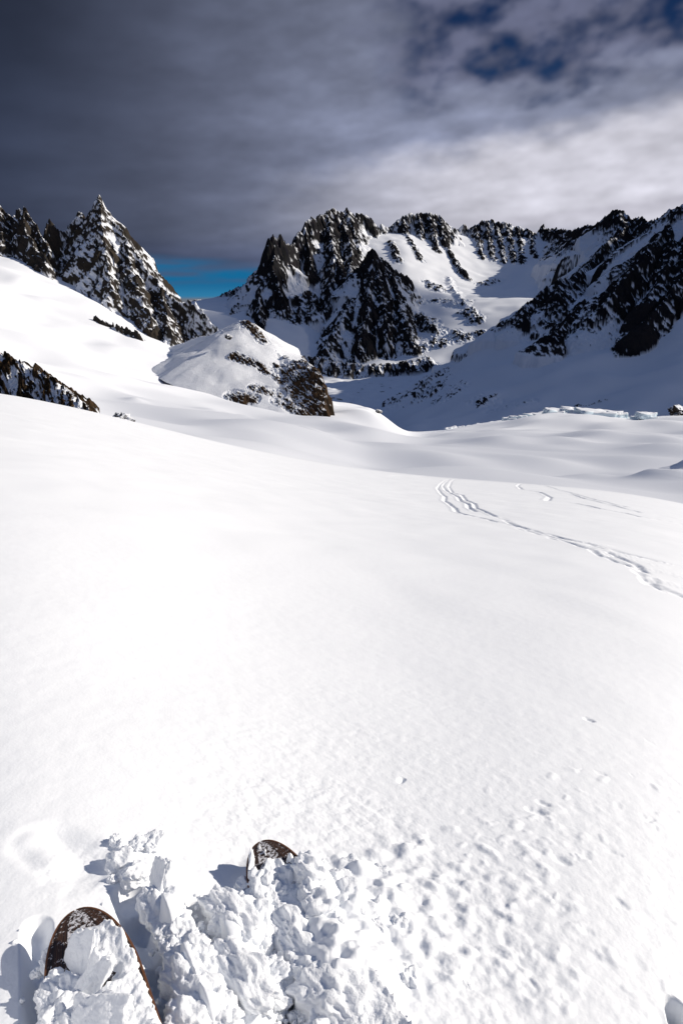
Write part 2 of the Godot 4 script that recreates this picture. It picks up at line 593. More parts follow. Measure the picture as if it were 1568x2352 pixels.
# ---------------------------------------------------------------- far: massif, right range, valley
func far_mountains() -> void:
	# the glacier floor between them
	var v := net([300, 600, 800, 950, 1100, 1300, 1700], [
		[1700, 1120, 1120, 1120, 1110, 1100, 1100, 1100],
		[2400, 1045, 1045, 1045, 1040, 1040, 1040, 1040],
		[3200, 985, 985, 985, 982, 980, 980, 980],
		[4200, 918, 918, 916, 915, 915, 915, 915],
		[5200, 878, 878, 876, 874, 872, 870, 870],
		[6200, 865, 865, 862, 860, 858, 856, 856]])
	var gv := land({"a": 300, "b": 1700, "nth": 300, "r0": 1700.0, "r1": 6200.0, "nr": 240, "net": v, "seed": 5, "roll": 14.0, "roll_len": 160.0, "base_rock": 0.12,
		"strata": 3.0, "strata_len": Vector3(120, 60, 50), "k_slope": 0.5, "slope_mid": 0.35, "k_grain": 0.35, "grain_len": 60.0, "threshold": 0.42})
	mountain(gv, -1, "glacier_field", "long shaded glacier winding through the valley below the mountains", far_mat, "glacier")

	var cols := [400, 480, 560, 620, 680, 720, 760, 840, 920, 1000, 1080, 1160, 1240, 1330, 1460]
	var base := net(cols, [
		[4900, 915, 915, 915, 912, 908, 905, 902, 898, 895, 890, 885, 880, 880, 880, 880],
		[5400, 880, 880, 880, 872, 868, 866, 866, 866, 862, 855, 840, 830, 825, 820, 815],
		[5900, 815, 815, 806, 796, 800, 808, 825, 822, 812, 800, 785, 775, 770, 765, 760],
		[6500, 745, 742, 742, 738, 740, 750, 772, 765, 745, 730, 715, 705, 700, 695, 690],
		[7100, 710, 705, 704, 694, 682, 690, 712, 712, 690, 682, 680, 678, 675, 670, 660],
		[7700, 712, 690, 685, 670, 664, 662, 665, 645, 628, 650, 662, 662, 655, 640, 620],
		[8300, 715, 690, 668, 640, 610, 598, 590, 575, 570, 600, 628, 630, 618, 600, 580],
		[8900, 718, 700, 670, 640, 590, 560, 545, 540, 540, 560, 590, 588, 575, 565, 550],
		[9500, 720, 715, 690, 660, 620, 580, 570, 560, 535, 535, 548, 545, 550, 545, 540],
		[10300, 740, 740, 720, 700, 660, 640, 640, 620, 600, 600, 600, 600, 600, 600, 600]])
	var R := []
	# 1: twin-topped tower and its long shoulder
	R.append({"o": 1, "p": [500, 682, 8200, 517, 671, 8000, 544, 659, 7900, 566, 652, 7800, 586, 640, 7500], "s1": 0.9, "w": 150.0, "s2": 0.6, "rock": 0.75, "wr": 420.0, "reach": 900.0})
	R.append({"o": 1, "p": [590, 640, 7350, 604, 612, 7300, 611, 575, 7280, 617, 549, 7280, 626, 540, 7300, 634, 547, 7320, 643, 536, 7350, 650, 549, 7400, 660, 562, 7500, 675, 563, 7700], "s1": 2.3, "w": 150.0, "s2": 0.9, "rock": 0.9, "wr": 520.0, "reach": 700.0})
	R.append({"o": 1, "p": [634, 560, 7280, 628, 610, 7080, 640, 660, 6820, 652, 690, 6650], "s1": 1.5, "w": 130.0, "s2": 0.7, "rock": 1.0, "wr": 330.0, "reach": 420.0})
	R.append({"o": 1, "p": [606, 625, 7220, 594, 680, 6800, 600, 740, 6350, 612, 786, 6080], "s1": 1.3, "w": 160.0, "s2": 0.8, "rock": 1.0, "wr": 420.0, "reach": 500.0})
	R.append({"o": 1, "p": [586, 640, 7450, 552, 690, 7000, 520, 730, 6700], "s1": 0.9, "w": 120.0, "s2": 0.6, "rock": 0.75, "wr": 340.0, "reach": 500.0})
	# 2: main summit and its ribs
	R.append({"o": 2, "p": [675, 563, 7800, 680, 548, 7850, 685, 529, 7880, 691, 545, 7920, 697, 528, 8000, 702, 508, 8050, 712, 496, 8100, 725, 500, 8200, 736, 491, 8280, 742, 494, 8320, 752, 484, 8450, 767, 476, 8550, 778, 484, 8600, 788, 489, 8650, 797, 478, 8700, 806, 490, 8750, 814, 497, 8800, 822, 488, 8820, 839, 492, 8850, 850, 500, 8880, 858, 512, 8900, 866, 528, 8950], "s1": 1.7, "w": 170.0, "s2": 0.9, "rock": 0.8, "wr": 560.0, "reach": 800.0})
	R.append({"o": 2, "p": [702, 508, 8050, 706, 560, 7800, 715, 600, 7550, 722, 618, 7450], "s1": 1.8, "w": 150.0, "s2": 0.9, "rock": 0.9, "wr": 420.0, "reach": 480.0})
	R.append({"o": 2, "p": [680, 545, 7850, 672, 590, 7600, 678, 640, 7250, 690, 672, 7050], "s1": 1.4, "w": 110.0, "s2": 0.8, "rock": 0.95, "wr": 260.0, "reach": 360.0})
	R.append({"o": 2, "p": [752, 484, 8450, 760, 540, 8000, 768, 580, 7600, 762, 640, 7150, 752, 708, 6680], "s1": 1.5, "w": 140.0, "s2": 0.8, "rock": 0.88, "wr": 330.0, "reach": 480.0})
	R.append({"o": 2, "p": [786, 500, 8550, 800, 545, 8150, 808, 585, 7700, 800, 640, 7250, 792, 700, 6800], "s1": 1.3, "w": 130.0, "s2": 0.8, "rock": 0.95, "wr": 300.0, "reach": 420.0})
	R.append({"o": 2, "p": [768, 580, 7600, 790, 640, 7150, 812, 620, 7150, 836, 611, 7100], "s1": 1.2, "w": 120.0, "s2": 0.8, "rock": 0.95, "wr": 300.0, "reach": 420.0})
	R.append({"o": 2, "p": [797, 480, 8700, 818, 540, 8350, 828, 585, 8050], "s1": 1.0, "w": 110.0, "s2": 0.7, "rock": 0.8, "wr": 240.0, "reach": 380.0})
	R.append({"o": 2, "p": [850, 500, 8880, 862, 540, 8700, 870, 560, 8500], "s1": 1.2, "w": 100.0, "s2": 0.7, "rock": 0.9, "wr": 240.0, "reach": 360.0})
	# 3: the dark pyramid in front
	R.append({"o": 3, "p": [836, 612, 7100, 846, 590, 7000, 856, 571, 6950, 866, 588, 6960, 880, 600, 7000, 897, 609, 7050, 920, 626, 7100, 945, 640, 7150, 958, 668, 7150, 975, 698, 7100], "s1": 1.5, "w": 150.0, "s2": 0.85, "rock": 1.0, "wr": 420.0, "reach": 560.0})
	R.append({"o": 3, "p": [856, 571, 6950, 850, 640, 6600, 846, 700, 6300, 832, 770, 5950, 826, 800, 5820], "s1": 1.3, "w": 170.0, "s2": 0.8, "rock": 0.92, "wr": 420.0, "reach": 560.0})
	R.append({"o": 3, "p": [862, 590, 6900, 872, 650, 6580, 884, 710, 6280, 893, 775, 5950], "s1": 1.3, "w": 150.0, "s2": 0.8, "rock": 0.92, "wr": 380.0, "reach": 500.0})
	R.append({"o": 3, "p": [880, 602, 7000, 905, 650, 6750, 916, 690, 6500, 935, 760, 6050, 955, 800, 5850], "s1": 1.1, "w": 130.0, "s2": 0.8, "rock": 0.9, "wr": 300.0, "reach": 420.0})
	R.append({"o": 3, "p": [920, 700, 6480, 930, 740, 6200, 950, 790, 5900], "s1": 1.2, "w": 110.0, "s2": 0.8, "rock": 1.05, "wr": 260.0, "reach": 320.0})
	R.append({"o": 3, "p": [962, 720, 6500, 985, 745, 6300, 1003, 765, 6150, 1000, 800, 5900], "s1": 1.0, "w": 120.0, "s2": 0.8, "rock": 1.0, "wr": 260.0, "reach": 340.0})
	R.append({"o": 3, "p": [836, 612, 7100, 815, 680, 6600, 780, 740, 6150, 745, 800, 5800], "s1": 0.9, "w": 120.0, "s2": 0.8, "rock": 0.75, "wr": 320.0, "reach": 420.0})
	# slab band at the foot
	R.append({"o": 3, "p": [672, 812, 5750, 720, 822, 5620, 760, 828, 5560, 800, 832, 5520, 850, 836, 5500, 900, 832, 5500, 950, 826, 5520, 985, 816, 5580], "s1": 0.75, "w": 240.0, "s2": 0.5, "rock": 0.66, "wr": 600.0, "reach": 420.0})
	R.append({"o": 2, "p": [690, 706, 6750, 682, 742, 6450], "s1": 0.9, "w": 60.0, "s2": 0.6, "rock": 0.9, "wr": 130.0, "reach": 160.0})
	R.append({"o": 2, "p": [722, 700, 6700, 720, 722, 6550], "s1": 0.9, "w": 40.0, "s2": 0.6, "rock": 0.8, "wr": 90.0, "reach": 120.0})
	# 4: the second summit, broad and rocky
	R.append({"o": 4, "p": [866, 528, 8980, 872, 527, 9000, 877, 513, 9020, 883, 524, 9040, 894, 521, 9080, 905, 517, 9120, 913, 505, 9150, 923, 494, 9200, 932, 490, 9220, 941, 487, 9240, 952, 492, 9260, 960, 488, 9280, 970, 490, 9300, 980, 485, 9300, 995, 490, 9320, 1011, 494, 9340, 1016, 507, 9350, 1022, 522, 9360, 1040, 526, 9500, 1055, 527, 9600], "s1": 1.5, "w": 130.0, "s2": 0.7, "rock": 0.74, "wr": 380.0, "reach": 560.0})
	R.append({"o": 4, "p": [880, 525, 9040, 896, 558, 8700, 906, 580, 8450, 914, 602, 8250], "s1": 1.0, "w": 80.0, "s2": 0.7, "rock": 0.9, "wr": 180.0, "reach": 300.0})
	R.append({"o": 4, "p": [925, 495, 9200, 935, 550, 8800, 950, 570, 8500, 965, 596, 8250], "s1": 1.0, "w": 90.0, "s2": 0.7, "rock": 0.9, "wr": 220.0, "reach": 320.0})
	R.append({"o": 4, "p": [960, 488, 9280, 965, 530, 9000, 970, 552, 8800], "s1": 1.1, "w": 90.0, "s2": 0.7, "rock": 0.85, "wr": 220.0, "reach": 320.0})
	R.append({"o": 4, "p": [985, 488, 9300, 996, 540, 8900, 1000, 572, 8600], "s1": 1.1, "w": 90.0, "s2": 0.7, "rock": 0.9, "wr": 230.0, "reach": 320.0})
	R.append({"o": 4, "p": [1011, 494, 9340, 1022, 560, 8800, 1040, 590, 8450, 1056, 612, 8200, 1074, 634, 8000], "s1": 1.1, "w": 90.0, "s2": 0.7, "rock": 1.0, "wr": 200.0, "reach": 300.0})
	# 5: the fluted summit with snow gullies
	R.append({"o": 5, "p": [1055, 528, 9600, 1060, 516, 9610, 1066, 511, 9620, 1074, 520, 9630, 1082, 525, 9640, 1095, 515, 9650, 1107, 505, 9660, 1118, 506, 9670, 1129, 501, 9680, 1144, 510, 9690, 1152, 514, 9690, 1157, 508, 9700, 1164, 518, 9700, 1173, 513, 9700, 1180, 522, 9700, 1188, 517, 9700, 1200, 524, 9700, 1213, 529, 9700, 1232, 535, 9700], "s1": 1.4, "w": 110.0, "s2": 0.8, "rock": 0.5, "wr": 300.0, "reach": 560.0})
	for k in 6:
		var x := 1090.0 + 24.0 * k
		R.append({"o": 5, "p": [x, 514 + k * 2, 9650, x + 8, 555, 9250, x + 14, 592 + 4 * (k % 2), 8850], "s1": 1.2, "w": 70.0, "s2": 0.9, "rock": 0.85, "wr": 120.0, "reach": 240.0})
	# 6: the spiky ridge closing the cirque
	R.append({"o": 6, "p": [1232, 536, 9700, 1240, 528, 9600, 1246, 514, 9500, 1251, 528, 9450, 1258, 521, 9400, 1264, 528, 9350, 1272, 524, 9300, 1285, 527, 9200, 1298, 526, 9000, 1312, 528, 8800, 1323, 525, 8600, 1340, 519, 8200, 1353, 515, 8000, 1375, 512, 7800, 1400, 510, 7600, 1460, 515, 7400], "s1": 1.4, "w": 120.0, "s2": 0.7, "rock": 1.05, "wr": 420.0, "reach": 620.0})
	R.append({"o": 6, "p": [1298, 528, 9000, 1290, 570, 8500, 1276, 580, 8200], "s1": 1.0, "w": 90.0, "s2": 0.7, "rock": 1.0, "wr": 240.0, "reach": 320.0})
	R.append({"o": 6, "p": [1340, 522, 8200, 1330, 560, 7900, 1302, 590, 7600], "s1": 1.0, "w": 90.0, "s2": 0.7, "rock": 1.0, "wr": 240.0, "reach": 320.0})
	for c in [[4, 897, 556, 905, 578, 914, 602], [4, 930, 540, 945, 562, 960, 585, 967, 598], [4, 992, 548, 998, 566, 1003, 578], [4, 968, 520, 972, 545],
			[5, 1095, 522, 1100, 560, 1108, 595], [5, 1118, 516, 1125, 560, 1133, 598], [5, 1145, 518, 1150, 560, 1158, 602], [5, 1168, 522, 1172, 560, 1180, 606], [5, 1190, 527, 1195, 565, 1199, 605], [5, 1214, 537, 1222, 570, 1228, 592]]:
		R.append({"o": c[0], "p": c.slice(1), "lift": 40.0, "rock": 0.95, "wr": 60.0})
	for c in [[924, 704, 938, 740, 952, 780], [964, 722, 984, 742, 1002, 764], [950, 800, 985, 795, 1020, 790], [1005, 690, 1040, 700, 1068, 694], [1040, 768, 1062, 778, 1095, 768], [1070, 720, 1095, 735], [985, 650, 1010, 668], [1105, 655, 1140, 645], [690, 706, 684, 735], [721, 700, 720, 720], [900, 640, 935, 665, 968, 694]]:
		R.append({"o": 3, "p": c, "lift": 26.0, "rock": 0.62, "wr": 105.0})
	R.append({"o": 3, "p": [1030, 640, 1042, 668, 1066, 700, 1085, 715], "lift": 40.0, "rock": 0.1, "wr": 70.0})
	var g := land({"a": 400, "b": 1450, "nth": 800, "r0": 4950.0, "r1": 9900.0, "nr": 500, "net": base, "ridges": R, "seed": 40, "warp": 26.0, "warp_len": 170.0, "base_rock": 0.0,
		"jag": 24.0, "jag_len": 110.0, "flute": 52.0, "flute_len": 95.0, "k_flute": 0.95, "strata": 10.0, "strata_angle": 68.0, "strata_len": Vector3(210, 50, 190), "detail": 11.0, "detail_len": 80.0, "octaves": 4,
		"roll": 14.0, "roll_len": 420.0, "k_band": 0.85, "k_slope": 0.55, "slope_mid": 1.1, "k_grain": 0.42, "grain_len": 42.0, "threshold": 0.68, "rock_color": Color(0.012, 0.013, 0.016), "warm_color": Color(0.028, 0.026, 0.026)})
	mountain(g, 0, "snow_field", "sunlit glacier bowls and shaded couloirs between the distant rock peaks", far_mat, "snowfield")
	mountain(g, 1, "mountain", "dark twin-topped rock tower beside the strip of blue sky", far_mat)
	mountain(g, 2, "mountain", "highest central snow-streaked summit with dark ribs", far_mat)
	mountain(g, 3, "mountain", "dark pointed rock pyramid standing in front of the central summit", far_mat)
	mountain(g, 4, "mountain", "broad rocky summit with sunlit snow apron beside the central summit", far_mat)
	mountain(g, 5, "mountain", "fluted summit striped with snow gullies above the sunlit cirque", far_mat)
	mountain(g, 6, "mountain", "low black spiky ridge closing the back of the cirque", far_mat)

	# the shaded range on the right
	var cr := [860, 940, 1000, 1060, 1130, 1200, 1300, 1400, 1500, 1580, 1720]
	var nr_ := net(cr, [
		[2200, 1080, 1030, 1020, 1010, 1005, 1000, 995, 990, 985, 980, 975],
		[2600, 1040, 985, 972, 960, 950, 940, 925, 915, 905, 895, 880],
		[3100, 1000, 945, 925, 905, 885, 868, 845, 825, 805, 785, 760],
		[3600, 975, 925, 890, 855, 825, 798, 765, 735, 705, 680, 640],
		[4100, 960, 918, 868, 815, 770, 730, 695, 655, 620, 590, 550],
		[4600, 958, 926, 885, 835, 805, 752, 698, 640, 575, 545, 510],
		[5200, 970, 945, 920, 885, 850, 810, 755, 690, 560, 525, 500],
		[6200, 990, 985, 975, 950, 920, 890, 840, 770, 640, 590, 570]])
	R = []
	R.append({"o": 1, "p": [1386, 512, 5720, 1391, 500, 5700, 1397, 491, 5680, 1408, 481, 5620, 1420, 478, 5600, 1430, 485, 5580, 1437, 492, 5560, 1448, 507, 5500, 1457, 502, 5480, 1466, 498, 5450, 1488, 505, 5300, 1506, 503, 5150], "s1": 1.2, "w": 160.0, "s2": 0.8, "rock": 0.85, "wr": 430.0, "reach": 420.0})
	R.append({"o": 1, "p": [1420, 480, 5600, 1438, 520, 5350, 1420, 540, 5150, 1392, 562, 5000, 1364, 587, 4800, 1340, 618, 4550, 1318, 634, 4400, 1287, 639, 4250, 1262, 655, 4180, 1240, 674, 4120, 1214, 690, 4050, 1196, 704, 4000], "s1": 1.0, "w": 90.0, "s2": 0.65, "rock": 0.95, "wr": 190.0, "reach": 360.0})
	R.append({"o": 1, "p": [1287, 640, 4250, 1275, 690, 3950, 1300, 705, 3800], "s1": 0.9, "w": 70.0, "s2": 0.6, "rock": 0.95, "wr": 170.0, "reach": 240.0})
	R.append({"o": 1, "p": [1345, 680, 3900, 1325, 708, 3720, 1300, 735, 3560, 1272, 765, 3380], "s1": 0.9, "w": 60.0, "s2": 0.6, "rock": 1.0, "wr": 150.0, "reach": 220.0})
	R.append({"o": 1, "p": [1200, 704, 4000, 1203, 732, 3820], "s1": 1.0, "w": 60.0, "s2": 0.6, "rock": 1.0, "wr": 130.0, "reach": 200.0})
	R.append({"o": 2, "p": [1506, 504, 4900, 1520, 494, 4750, 1536, 481, 4650, 1552, 473, 4600, 1568, 461, 4550, 1600, 440, 4500, 1650, 415, 4450, 1720, 400, 4400], "s1": 1.0, "w": 140.0, "s2": 0.75, "rock": 0.85, "wr": 420.0, "reach": 600.0})
	R.append({"o": 2, "p": [1568, 462, 4550, 1540, 505, 4350, 1515, 540, 4150, 1490, 575, 3950, 1455, 615, 3780, 1420, 655, 3620, 1402, 680, 3520], "s1": 1.0, "w": 120.0, "s2": 0.75, "rock": 0.9, "wr": 330.0, "reach": 460.0})
	R.append({"o": 2, "p": [1600, 470, 4400, 1590, 540, 4000, 1575, 610, 3700, 1540, 670, 3500, 1505, 715, 3330, 1475, 745, 3220], "s1": 1.0, "w": 160.0, "s2": 0.75, "rock": 0.92, "wr": 420.0, "reach": 480.0})
	R.append({"o": 2, "p": [1540, 505, 4350, 1550, 570, 3950, 1520, 630, 3680, 1490, 680, 3480], "s1": 1.0, "w": 140.0, "s2": 0.75, "rock": 0.92, "wr": 380.0, "reach": 420.0})
	R.append({"o": 3, "p": [935, 918, 3500, 975, 885, 3700, 1010, 858, 3850, 1050, 828, 3950, 1085, 795, 4050, 1130, 762, 4100, 1170, 725, 4080], "s1": 0.55, "w": 60.0, "s2": 0.5, "rock": 0.3, "wr": 500.0, "reach": 300.0})
	R.append({"o": 3, "p": [990, 905, 3300, 1010, 890, 3400], "s1": 0.7, "w": 30.0, "s2": 0.5, "rock": 0.6, "wr": 140.0, "reach": 120.0})
	R.append({"o": 3, "p": [1322, 925, 2560, 1345, 923, 2570, 1395, 916, 2590], "s1": 1.4, "w": 14.0, "s2": 0.5, "rock": 1.2, "wr": 40.0, "reach": 40.0})
	for c in [[985, 905, 1000, 890, 1020, 878], [1010, 925, 1030, 905, 1050, 888], [960, 905, 990, 880, 1020, 856], [1100, 920, 1130, 918], [1150, 935, 1200, 930], [1230, 760, 1260, 745, 1290, 715], [1300, 690, 1330, 660, 1370, 630], [1380, 700, 1420, 680]]:
		R.append({"o": 3, "p": c, "lift": 6.0, "rock": 0.44, "wr": 80.0})
	var g2 := land({"a": 860, "b": 1700, "nth": 460, "r0": 2250.0, "r1": 5900.0, "nr": 400, "net": nr_, "ridges": R, "seed": 60, "warp": 16.0, "warp_len": 110.0, "base_rock": 0.0,
		"jag": 14.0, "jag_len": 90.0, "flute": 32.0, "flute_len": 80.0, "strata": 8.0, "strata_angle": 55.0, "strata_len": Vector3(90, 22, 90), "detail": 6.0, "detail_len": 55.0, "octaves": 4,
		"roll": 30.0, "roll_len": 420.0, "k_flute": 0.9, "k_band": 0.8, "k_slope": 0.5, "slope_mid": 0.95, "k_grain": 0.3, "grain_len": 26.0, "threshold": 0.6, "rock_color": Color(0.012, 0.013, 0.016), "warm_color": Color(0.028, 0.026, 0.026)})
	mountain(g2, 0, "snow_field", "steep smooth snow slope lying in blue shade below the right-hand range", far_mat, "snowfield")
	mountain(g2, 1, "mountain", "shaded pointed peak with a long rocky rib running down to the valley", far_mat)
	mountain(g2, 2, "mountain", "black rock wall rising at the edge above the shaded snow", far_mat)
	mountain(g2, 3, "mountain", "low snowy spur dotted with rocks above the valley glacier", far_mat)

	# sunlit ranges beyond the gap
	var gf := net([380, 430, 460, 480, 520, 560], [[30000, 705, 705, 705, 705, 705, 705], [33000, 700, 699, 697, 697, 697, 699], [36000, 712, 712, 712, 712, 712, 712]])
	R = []
	R.append({"o": 1, "p": [420, 694, 33000, 440, 690, 32800, 448, 693, 32700, 455, 688, 32700, 466, 691, 32700, 472, 688, 32800, 484, 690, 33000, 500, 692, 33000], "s1": 0.6, "w": 600.0, "s2": 0.4, "rock": 0.3, "wr": 900.0, "reach": 1500.0})
	var g3 := land({"a": 380, "b": 560, "nth": 240, "r0": 30000.0, "r1": 36000.0, "nr": 80, "net": gf, "ridges": R, "seed": 70, "flute": 180.0, "flute_len": 300.0, "k_band": 0.4, "k_slope": 0.3, "slope_mid": 0.5, "k_grain": 0.3, "grain_len": 200.0})
	mountain(g3, -1, "mountain", "tiny sunlit far range on the horizon in the gap under blue sky", far_mat)

# ---------------------------------------------------------------- middle: basin, left peaks, spur, rocks, ice blocks
var basin: Dictionary

func middle_ground() -> void:
	var cols := [-250, 0, 150, 300, 450, 600, 760, 850, 940, 1050, 1150, 1300, 1450, 1600, 1900]
	basin = net(cols, [
		[100, 1015, 1022, 1035, 1055, 1075, 1105, 1140, 1160, 1170, 1185, 1205, 1222, 1245, 1275, 1330],
		[180, 955, 968, 985, 1000, 1008, 1032, 1080, 1105, 1110, 1116, 1120, 1132, 1158, 1185, 1230],
		[330, 890, 905, 930, 960, 978, 995, 1030, 1050, 1058, 1060, 1063, 1070, 1080, 1095, 1115],
		[550, 800, 838, 870, 910, 942, 963, 985, 1000, 1015, 1020, 1018, 1018, 1020, 1025, 1035],
		[800, 715, 752, 795, 840, 885, 930, 945, 950, 1000, 998, 984, 976, 976, 976, 980],
		[1000, 645, 675, 715, 768, 815, 875, 925, 940, 1000, 988, 967, 959, 957, 956, 956],
		[1300, 555, 580, 622, 690, 765, 850, 935, 970, 1040, 1030, 1010, 1000, 995, 995, 1000],
		[1700, 540, 570, 620, 690, 790, 900, 1000, 1060, 1120, 1110, 1100, 1090, 1080, 1080, 1080]])
	var g := land({"a": -250, "b": 1850, "nth": 520, "r0": 105.0, "r1": 1500.0, "nr": 300, "net": basin, "seed": 80, "roll": 8.0, "roll_from": 340.0, "roll_len": 150.0,
		"bumps": [[1345, 1112, 300, 14.0, 6.0, 2.6], [1530, 1106, 320, 13.0, 6.0, 4.2], [1490, 1116, 300, 8.0, 5.0, 3.4], [1560, 1118, 300, 12.0, 4.0, 3.6], [1590, 1062, 330, 9.0, 14.0, 9.0],
			[40, 640, 1100, 20.0, 30.0, 6.0], [90, 660, 1050, 26.0, 20.0, 5.0], [20, 700, 960, 30.0, 20.0, 6.0], [310, 905, 520, 8.0, 8.0, 2.5], [560, 950, 520, 14.0, 8.0, 2.0], [700, 962, 520, 18.0, 6.0, 2.4], [480, 940, 560, 14.0, 6.0, 2.2]]})
	mountain(g, -1, "snow_field", "broad sunlit snow basin below the jagged peaks and plateau before the ice blocks", far_mat, "snowfield")

	# left peaks
	var R := []
	R.append({"o": 1, "p": [-90, 500, 1420, -40, 480, 1420, -8, 462, 1410, 6, 478, 1400, 20, 490, 1390, 30, 497, 1380, 40, 486, 1370, 48, 478, 1360, 56, 478, 1350, 66, 494, 1340, 78, 512, 1330, 92, 533, 1310, 104, 552, 1290, 112, 575, 1270], "s1": 2.2, "w": 40.0, "s2": 1.5, "rock": 0.5, "wr": 300.0, "reach": 150.0})
	R.append({"o": 1, "p": [52, 480, 1355, 62, 530, 1310, 82, 570, 1270, 108, 592, 1235], "s1": 1.6, "w": 26.0, "s2": 1.3, "rock": 0.72, "wr": 110.0, "reach": 70.0})
	R.append({"o": 1, "p": [0, 470, 1405, 6, 530, 1340, 4, 560, 1310], "s1": 1.7, "w": 26.0, "s2": 1.3, "rock": 0.72, "wr": 110.0, "reach": 70.0})
	R.append({"o": 2, "p": [104, 532, 1330, 108, 508, 1330, 114, 503, 1330, 120, 512, 1330, 130, 524, 1330, 136, 530, 1335], "s1": 3.0, "w": 26.0, "s2": 1.6, "rock": 0.7, "wr": 60.0, "reach": 60.0})
	R.append({"o": 3, "p": [130, 532, 1340, 148, 527, 1340, 160, 521, 1345, 164, 512, 1345, 170, 520, 1345, 172, 498, 1345, 178, 487, 1345, 186, 490, 1340, 192, 506, 1335, 200, 500, 1330, 204, 490, 1325, 212, 478, 1320, 217, 470, 1320, 221, 476, 1320, 223, 456, 1320, 226, 446, 1320, 229, 449, 1320, 234, 460, 1318, 239, 470, 1316, 244, 486, 1312, 250, 497, 1305, 262, 510, 1290, 275, 522, 1275, 290, 548, 1250, 305, 572, 1230, 320, 590, 1215, 335, 615, 1195, 350, 634, 1180, 365, 650, 1165, 380, 666, 1150, 395, 680, 1135, 412, 694, 1120, 424, 695, 1115, 430, 688, 1112, 437, 698, 1108, 447, 700, 1104, 453, 689, 1102, 458, 703, 1098, 470, 720, 1085, 482, 735, 1070, 495, 752, 1055, 505, 765, 1045], "s1": 2.0, "w": 30.0, "s2": 1.35, "rock": 0.27, "wr": 900.0, "reach": 230.0})
	R.append({"o": 3, "p": [228, 450, 1320, 232, 500, 1275, 240, 560, 1225, 248, 610, 1180, 255, 655, 1140], "s1": 1.5, "w": 22.0, "s2": 1.1, "rock": 0.42, "wr": 300.0, "reach": 110.0})
	R.append({"o": 3, "p": [290, 548, 1250, 300, 610, 1190, 318, 660, 1140, 335, 710, 1090, 350, 740, 1060], "s1": 1.3, "w": 26.0, "s2": 1.1, "rock": 0.55, "wr": 400.0, "reach": 110.0})
	R.append({"o": 3, "p": [370, 655, 1160, 378, 700, 1110, 385, 735, 1070, 390, 760, 1040], "s1": 1.3, "w": 24.0, "s2": 1.1, "rock": 0.62, "wr": 300.0, "reach": 100.0})
	R.append({"o": 4, "p": [217, 724, 1012, 232, 733, 1004, 250, 739, 998, 270, 747, 990, 290, 755, 982, 306, 761, 974, 318, 768, 966], "s1": 1.6, "w": 7.0, "s2": 1.2, "rock": 1.0, "wr": 22.0, "reach": 24.0})
	var g1 := land({"a": -100, "b": 540, "nth": 500, "r0": 960.0, "r1": 1440.0, "nr": 400, "net": basin, "sink": 9.0, "ridges": R, "seed": 90, "warp": 5.0, "warp_len": 26.0, "base_rock": 0.05,
		"jag": 4.0, "jag_len": 18.0, "k_flute": 0.3, "flute": 8.0, "flute_len": 22.0, "strata": 4.2, "strata_angle": 40.0, "strata_len": Vector3(28, 8, 40), "detail": 1.3, "detail_len": 18.0, "octaves": 3,
		"k_band": 0.95, "k_slope": 0.4, "slope_mid": 1.25, "k_grain": 0.28, "grain_len": 9.0, "threshold": 0.5, "rock_color": Color(0.032, 0.03, 0.03), "warm_color": Color(0.045, 0.037, 0.031)})
	mountain(g1, 1, "mountain", "jagged snow-dusted rock towers at the upper left edge", far_mat)
	mountain(g1, 2, "mountain", "small lone rock tooth between the towers and the sharp peak", far_mat)
	mountain(g1, 3, "mountain", "sharp snowy rock peak with a needle summit and long descending ridge", far_mat)

	tag(put("rock_outcrop", land_mesh(g1, 4), far_mat), "snow-capped rock island under the ridge of the sharp peak", "rock")

	# the snow-capped spur with the rock nose
	R = []
	R.append({"o": 1, "p": [330, 822, 1020, 365, 806, 1010, 405, 792, 985, 440, 779, 950, 480, 770, 905, 508, 764, 880, 522, 755, 870, 535, 743, 862, 548, 736, 855, 556, 734, 850], "s1": 0.6, "w": 14.0, "s2": 0.5, "rock": 0.0, "wr": 800.0, "reach": 260.0})
	R.append({"o": 1, "p": [548, 736, 855, 556, 734, 850, 566, 738, 845, 580, 752, 838, 592, 768, 830, 604, 782, 822, 625, 800, 805, 645, 815, 790, 652, 818, 785, 675, 828, 772, 696, 833, 758], "s1": 0.55, "w": 14.0, "s2": 0.62, "rock": 0.0, "wr": 800.0, "reach": 230.0})
	R.append({"o": 1, "p": [696, 833, 758, 712, 838, 748, 724, 846, 742, 733, 856, 736, 738, 868, 731], "s1": 0.7, "w": 14.0, "s2": 1.7, "rock": 0.0, "wr": 800.0, "reach": 130.0})
	R.append({"o": 1, "p": [704, 850, 716, 880, 728, 915, 740, 948], "lift": 7.0, "rock": 0.8, "wr": 22.0})
	R.append({"o": 1, "p": [726, 862, 738, 885, 748, 915, 755, 945], "lift": 7.0, "rock": 1.05, "wr": 22.0})
	R.append({"o": 1, "p": [672, 846, 690, 872, 704, 905, 716, 938], "lift": 3.0, "rock": 0.78, "wr": 22.0})
	R.append({"o": 1, "p": [564, 742, 580, 754, 596, 772, 604, 784], "lift": 3.0, "rock": 0.95, "wr": 9.0})
	R.append({"o": 1, "p": [538, 818, 560, 826, 584, 836], "lift": 2.0, "rock": 0.9, "wr": 8.0})
	R.append({"o": 1, "p": [590, 838, 612, 854, 632, 866, 650, 880], "lift": 2.0, "rock": 0.8, "wr": 8.0})
	R.append({"o": 1, "p": [636, 842, 660, 856, 680, 868], "lift": 2.0, "rock": 0.8, "wr": 9.0})
	R.append({"o": 1, "p": [534, 912, 556, 916, 578, 918], "lift": 3.5, "rock": 1.0, "wr": 10.0})
	R.append({"o": 1, "p": [586, 896, 612, 902, 640, 906], "lift": 2.5, "rock": 0.85, "wr": 9.0})
